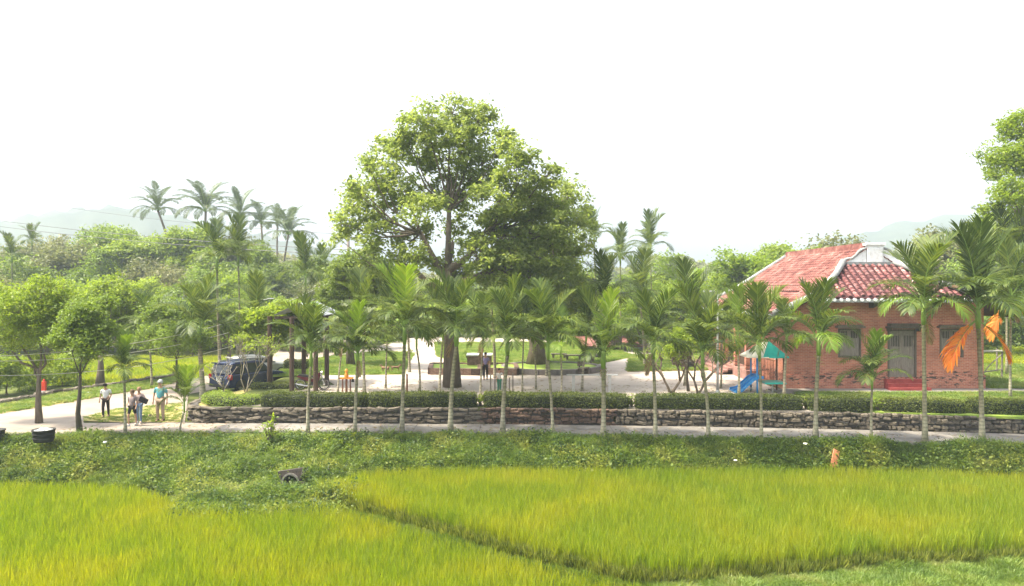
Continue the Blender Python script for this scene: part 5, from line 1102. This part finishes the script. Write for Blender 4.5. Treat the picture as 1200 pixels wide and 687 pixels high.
def person(label, loc, rz, h, shirt, legs, shoe, hair, arms, stride=.1, skirt=False, shorts=False, sleeve='short', cap=None, head_down=.0, slim=1.0, group=None, lean=0):
    """faces -Y; arms: for left(+x) and right(-x): (elbow, hand) offsets from the shoulder"""
    t = empty('person', loc, label, 'person', group, rz); k = h/1.72; t.scale = (k,)*3; S = slim
    pel = (0, 0, .95, (.15*S, .11)); ab = (0, -.0+lean*.3, 1.1, (.13*S, .1)); ch = (0, lean*.7, 1.3, (.16*S, .11)); nb = (0, lean, 1.44, (.075, .065)); nk = (0, lean-.01-head_down*.3, 1.5, .05)
    hd0 = (0, lean-.03-head_down, 1.57-head_down*.2, (.07, .082)); hd1 = (0, lean-.02-head_down*1.3, 1.64-head_down*.35, (.078, .095)); hd2 = (0, lean-.01-head_down*1.5, 1.7-head_down*.45, (.06, .07))
    B = [[pel, ab, ch, nb, nk, hd0, hd1, hd2]]; LG = []; AR = []
    nose = (0, hd1[1]-.1, hd1[2]-.02, .014); B.append([hd1, nose])
    for sg in (1, -1):
        hip = (sg*.09, 0, .9, .085*S); kn = (sg*.1, sg*stride-.03, .5, .056); an = (sg*.1, sg*stride+.02, .09, .036); to = (sg*.12, sg*stride-.15, .035, .03)
        B.append([pel, hip, kn, (sg*.1, sg*stride+.02, .3, .052), an, to]); LG.append((hip, kn, an, to))
        el, ha = arms[0 if sg > 0 else 1]; sh = (sg*.185*S, lean*.9, 1.39, .05); e = (sh[0]+el[0], sh[1]+el[1], sh[2]+el[2], .036); w_ = (sh[0]+ha[0], sh[1]+ha[1], sh[2]+ha[2], .024)
        B.append([ch, (sg*.12*S, lean*.85, 1.39, .06), sh, e, w_]); AR.append((sh, e, w_))
        d = (Vector(w_[:3])-Vector(e[:3])).normalized(); pm = Vector(w_[:3])+d*.05; B.append([w_, (*pm, .03)])
        sd = d.cross(Vector((0, 1, 0))); sd = sd.normalized() if sd.length > .1 else Vector((1, 0, 0))
        for q, ln in ((-.026, .06), (-.009, .075), (.009, .07), (.026, .055)):
            a = pm+sd*q+d*.022; b = a+d*ln*.5; c = b+d*ln*.45+Vector((-sg*.008, 0, 0)); B.append([(*pm, .03), (*a, .009), (*b, .0085), (*c, .007)])
        th = pm+Vector((0, -.03, 0))-d*.005; B.append([(*pm, .03), (*th, .01), (*(th+d*.035+Vector((0, -.012, 0))), .008)])
    skinmesh('body', B, SKIN, t)
    g = .016; big = lambda p, e=g: (*p[:3], (p[3][0]+e, p[3][1]+e) if hasattr(p[3], '__len__') else p[3]+e)
    SH = [[(0, 0, .9, (.165*S, .125)), big(ab, .022), big(ch, .02), (0, lean, 1.43, (.1, .08))]]
    for sg, (sh, e, w_) in zip((1, -1), AR):
        end = Vector(sh[:3]).lerp(Vector(e[:3]), .75) if sleeve == 'short' else None
        c = [big(ch, .02), (sg*.13*S, lean*.85, 1.39, .078), big(sh, .022)]
        c += [(*end, .058)] if sleeve == 'short' else [big(e, .018), (*Vector(e[:3]).lerp(Vector(w_[:3]), .9), .036)]
        SH.append(c)
    skinmesh('shirt', SH, shirt, t)
    if skirt: MB().lathe([(.145, .98), (.17, .85), (.2, .62), (.19, .6)], 18, M=Matrix.Scale(.8, 4, (0, 1, 0))).build('skirt', legs, t, smooth=True)
    TR = []
    for hip, kn, an, to in LG:
        end = (*Vector(kn[:3]).lerp(Vector(hip[:3]), .15), .078) if shorts else (*Vector(an[:3])[:], .055)
        TR.append([(0, 0, .96, (.16*S, .12)), big(hip, .02)]+([end] if shorts else [big(kn, .022), end]))
    if not skirt: skinmesh('shorts' if shorts else 'trousers', TR, legs, t)
    for hip, kn, an, to in LG:
        o_ = MB().box(-.045, .045, -.17, .08, 0, .045).box(-.04, .04, -.1, .075, .045, .1).build('shoe', shoe, t, loc=(an[0], an[1], -.004)); bev(o_, .02)
    c0 = Vector(hd1[:3])+Vector((0, .015, .025)); pr = [(.0, .105), (.05, .097), (.083, .065), (.098, .02), (.097, -.03), (.085, -.07)]
    MB().lathe(pr, 16, M=Matrix.Translation(c0) @ Matrix.Rotation(-.35+head_down*2, 4, 'X') @ Matrix.Scale(1.12, 4, (0, 1, 0))).build('cap' if cap else 'hair', cap or hair, t, smooth=True)
    if cap: MB().lathe([(0, .0), (.1, -.004), (.1, .006), (0, .01)], 14, M=Matrix.Translation(c0+Vector((0, -.08, .01)))).build('cap_peak', cap, t)
    for s in (-1, 1): MB().lathe([(0, -.009), (.008, -.004), (.008, .004), (0, .009)], 6, M=Matrix.Translation((s*.03, hd1[1]-.092, hd1[2]+.005))).build('eye', M['black'], t)
    MB().box(-.022, .022, -.004, .004, -.003, .003).build('mouth', mat('lip', (.3, .1, .08), bump=0), t, loc=(0, hd0[1]-.088, hd0[2]+.0))
    return t
blk = cloth('black_cloth', (.015, .013, .015)); hairb = mat('black_hair', (.015, .012, .01), bump=0)
x, y = G(124, 489); person('man in a white short-sleeved shirt and dark trousers, head bowed, on the verge', (x, y, .0), R(8), 1.62, cloth('white_shirt', (.72, .72, .74)), cloth('dark_trousers', (.03, .02, .02)), M['black'], hairb, (((.07, .03, -.27), (.03, -.17, -.4)), ((-.08, .02, -.27), (-.1, -.02, -.52))), .07, head_down=.07)
x, y = G(155, 499); person('woman in a grey patterned top and black shorts walking right behind the young palm', (x, y, 0), R(-6), 1.6, cloth('grey_pink_top', (.3, .24, .25)), blk, M['white'], mat('brown_hair', (.16, .1, .06), bump=0), (((.06, .05, -.26), (.1, -.1, -.45)), ((-.06, .04, -.26), (.02, -.17, -.32))), .14, shorts=True, slim=.88)
x, y = G(163, 496); w2 = person('woman in pale jacket and blue jeans half behind her companion, arm raised to her head', (x, y, 0), R(10), 1.62, cloth('pale_jacket', (.5, .38, .36)), cloth('blue_jeans', (.16, .24, .36)), M['white'], mat('light_brown_hair', (.3, .19, .12), bump=0), (((.13, -.05, -.22), (.2, -.22, -.3)), ((-.1, -.12, -.1), (-.04, -.1, .12))), -.08, sleeve='long', slim=.88)
bx = MB().box(-.2, .2, -.05, .05, -.14, .1).build('shoulder_bag', blk); bev(bx, .03); bx.location = (x+.36, y-.3, 1.12); bx.rotation_euler = (0, R(25), 0); tag(bx, 'black shoulder bag held by the woman in the pale jacket', 'bag')
x, y = G(188, 494); person('man in a teal short-sleeved shirt, khaki trousers and grey cap beside the smallest palm', (x, y, 0), R(-4), 1.9, cloth('teal_shirt', (.1, .33, .38)), cloth('khaki_trousers', (.36, .27, .2)), M['post'], hairb, (((.09, .02, -.28), (.1, -.03, -.54)), ((-.09, .02, -.28), (-.1, -.03, -.54))), .03, cap=cloth('grey_cap', (.4, .42, .44)), slim=1.08)
x, y = G(569, 445, ZP); person('person in a lilac shirt and black trousers standing on the plaza before the stone planter', (x, y, ZP), R(3), 1.6, cloth('lilac_shirt', (.3, .25, .42)), blk, M['black'], hairb, (((.06, .02, -.27), (.06, -.05, -.5)), ((-.06, .02, -.27), (-.03, -.18, -.42))), .08, slim=.9)
x, y = gp(585, 38.8), 38.8; person('child in a white top and green trousers standing behind the hedge by the posts', (x, y, ZP), R(20), 1.25, cloth('white_top', (.66, .62, .58)), cloth('green_trousers', (.05, .22, .14)), M['black'], hairb, (((.12, -.05, -.15), (.3, -.1, -.1)), ((-.06, .02, -.27), (-.06, -.05, -.5))), .06, slim=.9)

# ------------------------------------------------------------------ dog, hen
FUR = mat('brown_fur', (.22, .13, .08), bump=0)
def dog(label, x, y, rz, lying=False, c=FUR, s=.62):
    t = empty('dog', (x, y, ZP+.05), label, 'dog', None, rz); t.scale = (s,)*3
    B = [[(.38, 0, .46, .09), (.2, 0, .45, .125), (0, 0, .46, .115), (-.2, 0, .48, .09), (-.33, 0, .48, .085)], [(.38, 0, .46, .09), (.5, 0, .6, .065), (.56, 0, .68, .07), (.66, 0, .66, .04), (.73, 0, .645, .028)], [(-.33, 0, .48, .085), (-.45, 0, .58, .03), (-.5, 0, .7, .022), (-.46, 0, .8, .012)]]
    for s_ in (-1, 1):
        B.append([(.38, 0, .46, .09), (.34, s_*.09, .36, .055), (.36, s_*.09, .2, .03), (.34, s_*.09, .05, .024), (.39, s_*.09, .02, .024)])
        B.append([(-.33, 0, .48, .085), (-.3, s_*.09, .36, .07), (-.24, s_*.1, .26, .04), (-.37, s_*.1, .16, .026), (-.34, s_*.1, .04, .022), (-.29, s_*.1, .02, .024)])
        B.append([(.56, 0, .68, .07), (.54, s_*.05, .76, .022), (.55, s_*.055, .8, .01)])
    skinmesh('body', B, c, t); return t
x, y = G(452, 437, ZP); dog('brown dog standing on the front edge of the left lawn', x, y, R(160))
x, y = G(462, 437, ZP); dog('second brown dog at the right, close behind the first one on the lawn edge', x, y+.3, R(20))

# ------------------------------------------------------------------ garden furniture
t = empty('stand', (gp(406, 38.8), 38.8, ZP), 'small wooden stand topped with a yellow-orange vessel on the plaza behind the hedge', 'stand')
for q in (-.2, .0, .2): MB().tube([(q, 0, 0), (q, 0, .72)], .035 if q else .06, 8).build('leg', M['redwood'], t)
o = MB().box(-.34, .34, -.16, .16, .72, .8).build('top', M['orange'], t); bev(o, .015)
MB().box(.28, .4, -.1, .1, .56, .7).build('side_box', M['black'], t)
t = empty('vessel', (gp(406, 38.8), 38.8, ZP+.8), 'yellow-orange round-headed vessel standing on the small wooden stand', 'vessel'); MB().lathe([(0, 0), (.09, 0), (.12, .06), (.08, .2), (.05, .25), (.08, .3), (.09, .36), (.05, .43), (0, .45)], 14).build('vessel_body', M['orange'], t, smooth=True)
def simple(name, label, cat, mb, m, loc, group=None, smooth=False, rz=0, bv=0):
    o = mb.build(name, m, smooth=smooth, loc=loc); o.rotation_euler.z = rz; tag(o, label, cat, group)
    if bv: bev(o, bv)
    return o
simple('post', 'single short wooden post behind the hedge beside the bright arching areca palm', 'post', MB().lathe([(0, 0), (.05, 0), (.045, .9), (.055, .92), (.045, .99), (0, 1.0)], 10), M['redwood'], (gp(477, 38.6), 38.6, ZP))
gpst = 'low posts in pairs on the plaza'
for i, (px, h, lb) in enumerate(((575, 1.0, 'taller left post of the pair left of the child'), (580, .85, 'shorter post joined beside the pair left of the child'), (597, .8, 'shorter post right of the child, left of its taller neighbour'), (601, 1.05, 'taller post right of the child'))):
    simple('short_post', lb, 'post', MB().box(-.035, .035, -.035, .035, 0, h).box(-.045, .045, -.045, .045, h, h+.03), M['wood'], (gp(px, 38.4), 38.4, ZP), gpst, bv=.008)
t = empty('metal_rail', (gp(693, 38), 38, ZP), 'low grey metal rail on two square posts behind the hedge', 'rail')
for px in (672, 714.5): MB().box(-.07, .07, -.06, .06, 0, 1.0).build('post', M['galv'], t, loc=(gp(px, 38)-t.location.x, 0, 0))
MB().box(gp(664, 38)-t.location.x, gp(724, 38)-t.location.x, -.09, .09, 1.0, 1.045).build('top_rail', M['galv'], t)
# stone-edged planters: each kerb block is a piece
BLK = MB().box(-.5, .5, -.5, .5, -.5, .5).mesh('kerb_block', M['stone_r']); BLK2 = MB().box(-.5, .5, -.5, .5, -.5, .5).mesh('kerb_block', M['kerb'])
def kerbring(name, label, pts, z, h, w_, me, ln=.55, cat='planter', group='stone-edged planters', soil=True):
    t = empty(name, (pts[0][0], pts[0][1], z), label, cat, group); r = random.Random(len(label)); closed = pts+[pts[0]]
    for a, b in zip(closed, closed[1:]):
        d = math.dist(a, b); n = max(1, round(d/ln)); an = math.atan2(b[1]-a[1], b[0]-a[0])
        for i in range(n):
            u = (i+.5)/n; o = link('kerb_block', me, t, (a[0]+(b[0]-a[0])*u-pts[0][0], a[1]+(b[1]-a[1])*u-pts[0][1], h/2), (0, 0, an), (d/n-.015, w_*r.uniform(.92, 1.05), h*r.uniform(.94, 1.03)))
    if soil: MB().add([(p[0]-pts[0][0], p[1]-pts[0][1], h-.08) for p in pts], [tuple(range(len(pts)))]).build('soil', M['lawn'], t)
    return t
kerbring('planter', 'long low stone-edged planter at the back of the plaza, left of the lilac-shirted person', [G(504, 439, ZP), G(562, 440, ZP), G(562, 433, ZP), G(506, 432, ZP)], ZP, .42, .28, BLK)
kerbring('planter', 'low stone-edged planter continuing right of the lilac-shirted person', [G(572, 439, ZP), G(606, 440, ZP), G(604, 433, ZP), G(572, 432, ZP)], ZP, .42, .28, BLK)
cxp, cyp = G(648, 440, ZP); ring = [(cxp+3.2*math.cos(a), cyp+2.6+2.6*math.sin(a)) for a in np.linspace(0, 2*PI, 18)[:-1]]
kerbring('planter', 'round planter with a dark kerb at the foot of the second big tree', ring, ZP, .36, .26, BLK2)
t = empty('stone_block', (gp(562, 49.5), 49.5, ZP), 'large brick-sided stone block with a pale slab on top behind the lilac-shirted person', 'stone block')
MB().box(-.8, .8, -.5, .5, 0, .95).build('block_body', M['stone_r'], t); o = MB().box(-.86, .86, -.56, .56, .95, 1.05).build('top_slab', M['white'], t); bev(o, .02)
gs = 'grey stone garden benches and tables'
def bench(px, D, label, wd=1.3, rz=0, back=False):
    t = empty('stone_bench', (gp(px, D), D, ZP), label, 'bench', gs, rz); o = MB().box(-wd/2, wd/2, -.2, .2, .4, .48).build('seat', M['stone'], t); bev(o, .02)
    for s in (-1, 1): MB().prism([(-.1, 0), (.1, 0), (.06, .2), (.1, .4), (-.1, .4), (-.06, .2)], -.17, .17).build('leg', M['stone'], t, loc=(s*wd*.36, 0, 0))
    if back: o = MB().box(-wd/2, wd/2, .16, .22, .55, .85).build('backrest', M['stone'], t); MB().box(-wd*.3, -wd*.22, .15, .2, .44, .6).box(wd*.22, wd*.3, .15, .2, .44, .6).build('back_support', M['stone'], t)
for px, D, lb, wd, rz, bk in ((684, 46.5, 'stone bench at the right end of the round planter', .8, .9, True), (672, 55, 'stone bench on the lawn behind the yellow hanging fronds', 1.3, 0, False), (700, 54, 'stone bench left of the table on the back lawn', 1.1, .3, False), (797, 51, 'stone bench at the far edge of the plaza left of the thin tree', 1.3, -.5, True), (806, 50, 'stone bench partly behind the thin-stemmed tree', 1.0, .7, True), (655, 56, 'stone bench behind the trunk of the second big tree', 1.2, 0, False)):
    bench(px, D, lb, wd, rz, bk)
t = empty('stone_table', (gp(691, 52), 52, ZP), 'round-edged stone table on the back lawn near the yellow hanging fronds', 'table', gs)
MB().lathe([(0, .72), (.62, .72), (.64, .76), (.62, .8), (0, .8)], 20).build('tabletop', M['stone'], t); MB().lathe([(.28, 0), (.16, .1), (.13, .5), (.26, .72)], 12).build('pedestal', M['stone'], t)
# timber fence by the right corner of the house
t = empty('timber_fence', (gp(1162, 43), 43, ZP), 'rickety timber fence with a sloping top rail at the right of the brick house', 'fence')
for px, D, h in ((1151, 42, 1.9), (1174, 44, 1.75), (1168, 47, 1.6)): MB().tube([(0, 0, -.05), (.02, 0, h)], .05, 8).build('post', M['wood'], t, loc=(gp(px, D)-t.location.x, D-43, 0))
a = Vector((gp(1149, 42)-t.location.x, -1, 1.88)); b = Vector((gp(1174, 44)-t.location.x, 1, 1.72)); MB().tube([a, b], .06, 6).build('top_rail', M['pale_bark'], t); MB().tube([a-Vector((0, 0, 1.2)), b-Vector((0, 0, 1.1))], .035, 6).build('rail', M['wood'], t)
MB().tube([a-Vector((0, 0, 1.5)), (a+b)/2-Vector((.1, 0, .8)), b-Vector((0, 0, .2))], .03, 6).build('brace', M['wood'], t)
sheet('side_path', [(26.1, 36.3), (33, 35.4), (33, 38.0), (26.6, 39.6)], ZP+.05, M['concrete'], thick=.08)

# ------------------------------------------------------------------ things on the path and bank
x, y = G(53, 514); t = empty('tub', (x, y-.1, -.25), 'black rubber tub filled with pale rubbish at the edge of the road', 'tub')
t.scale = (.82, .82, .82); t.location.z = -.12
MB().lathe([(0, .04), (.4, .04), (.42, .02), (.46, .1), (.5, .56), (.53, .58), (.53, .64), (.48, .64), (.45, .5), (.42, .42)], 26).build('tub_wall', M['black'], t, smooth=True)
for k in range(2): MB().lathe([(.475+.02*k, .2+.2*k), (.5+.015*k, .21+.2*k), (.5+.015*k, .24+.2*k), (.48+.02*k, .25+.2*k)], 26).build('rim_band', M['black'], t)
rb = MB(); r = random.Random(5); n = 12; vs_ = [(0, 0, .7)]
for k in (1, 2): vs_ += [(.22*k*math.cos(2*PI*i/n), .22*k*math.sin(2*PI*i/n), .68-.05*k+r.uniform(-.06, .08)) for i in range(n)]
rb.add(vs_, [(0, 1+i, 1+(i+1) % n) for i in range(n)]+[(1+i, 13+i, 13+(i+1) % n, 1+(i+1) % n) for i in range(n)]).build('rubbish', M['galv'], t)
t = empty('tub', (gp(-7, 31), 31, -.25), 'dark tub cut by the left edge of the photo', 'tub'); MB().lathe([(0, .04), (.34, .04), (.4, .5), (.42, .52), (.36, .5), (.34, .4), (0, .4)], 22).build('tub_wall', M['black'], t, smooth=True)
# culvert mouth in the bank
M['oldconc'] = mat('mossy_concrete', [(.025, .022, .018), (.055, .045, .038), (.09, .07, .06)], scale=4, bump=.5)
M['pipe'] = mat('concrete_pipe', [(.1, .095, .08), (.19, .18, .16)], scale=5)
cxp = gp(341, 27.3); t = empty('culvert', (cxp, 27.3, -1.05), 'old concrete culvert, round pipe mouth under a tilted headwall, half buried in bank weeds', 'culvert'); t.rotation_euler = (0, R(-5), R(-12)); t.scale = (.6, .6, .6)
mb = MB(); K = 14; ro, ri = .62, .5
hw = [(-.85, -.1), (-.85, .75), (-.5, .98), (.75, 1.12), (.95, .9), (.9, -.1)]
arc = [(ro*math.cos(PI*i/K), .12+ro*math.sin(PI*i/K)) for i in range(K+1)]
top = [(-.85+1.7*(K-i)/K, .84+.16*(K-i)/K) for i in range(K+1)]
vs_ = [(a, .0, b) for a, b in arc]+[(a, .0, b) for a, b in top]+[(a, .3, b) for a, b in top]
mb.add(vs_, [(i, i+1, K+2+i, K+1+i) for i in range(K)]+[(K+1+i, K+2+i, 2*K+3+i, 2*K+2+i) for i in range(K)]).box(.63, .95, 0, .3, -.2, .2).box(-.9, -.63, 0, .3, -.2, .2).build('headwall', M['oldconc'], t)
mb = MB()
for i in range(K):
    a0, a1 = PI*i/K, PI*(i+1)/K; q = lambda r_, a, y: (r_*math.cos(a), y, .12+r_*math.sin(a))
    mb.add([q(ro, a0, -.08), q(ro, a1, -.08), q(ri, a1, -.08), q(ri, a0, -.08), q(ro, a0, .1), q(ro, a1, .1), q(ri, a1, 1.6), q(ri, a0, 1.6)], [(0, 1, 2, 3), (0, 4, 5, 1), (3, 2, 6, 7)])
mb.box(ri, ro, -.08, .1, -.3, .12).box(-ro, -ri, -.08, .1, -.3, .12).build('pipe', M['pipe'], t, smooth=False)
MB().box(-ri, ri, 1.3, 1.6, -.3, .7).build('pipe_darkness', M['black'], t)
x, y = gp(981, 28.9), 28.8
o = MB().box(-.13, .13, -.03, .03, 0, .75).build('orange_board', mat('orange_board', [(.4, .13, .06), (.6, .25, .13)], scale=5), loc=(x-.2, y, -.78)); o.rotation_euler = (R(-25), R(28), .1); tag(o, 'weathered orange-red board leaning in the weeds of the bank', 'board'); bev(o, .01)
def crumple(label, px, py, z, s, m=None, seed=0):
    r = random.Random(seed); x, y = G(px, py, z); s *= .65; bm = bmesh.new(); bmesh.ops.create_icosphere(bm, subdivisions=1, radius=s)
    for v in bm.verts: v.co += Vector([r.uniform(-.35, .35)*s for _ in range(3)]); v.co.z *= .55
    me = bpy.data.meshes.new('litter'); bm.to_mesh(me); bm.free(); me.materials.append(m or M['white']); tag(link('litter', me, None, (x, y, z+s*.35)), label, 'litter', 'bits of litter')
crumple('white scrap of litter in the weeds below the path, left of the orange board', 862, 540, -.55, .1, seed=1)
crumple('pale yellow scrap on top of the bank weeds, between two palms', 944, 521, .15, .13, M['cream'], 2)
crumple('white litter in the weeds right of the black tub', 123, 519, .1, .1, seed=3)
crumple('white litter on the verge at the far left beyond the road', 17, 478, .02, .13, seed=4)
crumple('white litter by the ditch behind the slim darker tree', 103, 461, .02, .13, seed=5)
crumple('pale lump of litter by the roadside ditch, left of the slim darker tree', 82, 463, .02, .16, M['kerb'], 6)
for i, (px, py) in enumerate(((168, 488), (196, 481), (207, 481), (176, 487))): crumple(['dark clod on the grass left of the man in teal', 'dark clod on the grass right of the man in teal', 'darkest clod nearest the corner planter', 'small dark clod between the women and the man in teal'][i], px, py, .03, .11, M['bark_dark'], 10+i)
t = empty('marker_post', (gp(51.5, 42.5), 42.5, .0), 'small red post with a white band beyond the road, behind the forking tree', 'marker post'); o = MB().box(-.1, .1, -.08, .08, 0, .8).build('post_body', M['red'], t); MB().box(-.11, .11, -.09, .09, .18, .28).build('white_band', M['white'], t); MB().lathe([(0, .8), (.07, .8), (.05, .92), (0, .93)], 10).build('knob', M['red'], t)
# ditch lining: low dark stones along the verge
t = empty('ditch_wall', (*G(0, 476), 0), 'low dark stone lining of the roadside ditch beyond the road', 'ditch wall'); dl = [G(*p) for p in ((-120, 487), (0, 475), (60, 463), (120, 454), (180, 446), (225, 438))]; r = random.Random(8)
for a, b in zip(dl, dl[1:]):
    n = max(1, int(math.dist(a, b)/.6))
    for i in range(n):
        u = (i+.5)/n; link('stone', r.choice(ROCK), t, (a[0]+(b[0]-a[0])*u-t.location.x, a[1]+(b[1]-a[1])*u-t.location.y, .08), (r.uniform(-.2, .2), 0, math.atan2(b[1]-a[1], b[0]-a[0])+r.uniform(-.2, .2)), (.6, .4, r.uniform(.25, .42)))
# low buildings glimpsed through the trees
def shed(px, D, ytop, wd, label, m='white'):
    z = zat(ytop, D); t = empty('shed', (gp(px, D), D, 0), label, 'shed', 'roofs glimpsed between the trees')
    MB().box(-wd/2, wd/2, 0, 4, 0, z-.5).build('wall', M['grey'], t); mb = MB(); mb.add([(-wd/2-.4, -.5, z-.5), (wd/2+.4, -.5, z-.5), (wd/2+.4, 4.4, z), (-wd/2-.4, 4.4, z), (-wd/2-.4, -.5, z-.6), (wd/2+.4, -.5, z-.6), (wd/2+.4, 4.4, z-.1), (-wd/2-.4, 4.4, z-.1)], [(0, 1, 2, 3), (4, 7, 6, 5), (0, 4, 5, 1), (1, 5, 6, 2), (2, 6, 7, 3), (3, 7, 4, 0)]); mb.build('roof', M[m], t)
    MB().box(-.5, .5, -.03, -.003, 0, 2.0).build('door', M['wood'], t)
shed(175, 78, 350, 2.6, 'white shed roof glimpsed between the trees beyond the left paddy')
shed(722, 64, 398, 5.5, 'low pinkish shed behind the back lawn, mostly hidden by palms', 'tile_up')

# ------------------------------------------------------------------ haze
hm = bpy.data.materials.new('haze'); hm.use_nodes = True; N = hm.node_tree.nodes; N.remove(N['Principled BSDF']); pv = N.new('ShaderNodeVolumePrincipled')
pv.inputs['Color'].default_value = (.64, .74, .86, 1); pv.inputs['Density'].default_value = HAZE; pv.inputs['Anisotropy'].default_value = 0
hm.node_tree.links.new(pv.outputs[0], N['Material Output'].inputs['Volume'])
hz = MB().box(-1120, 1120, -1120, 1170, -3.2, 95).build('haze', hm); tag(hz, kind='stuff')
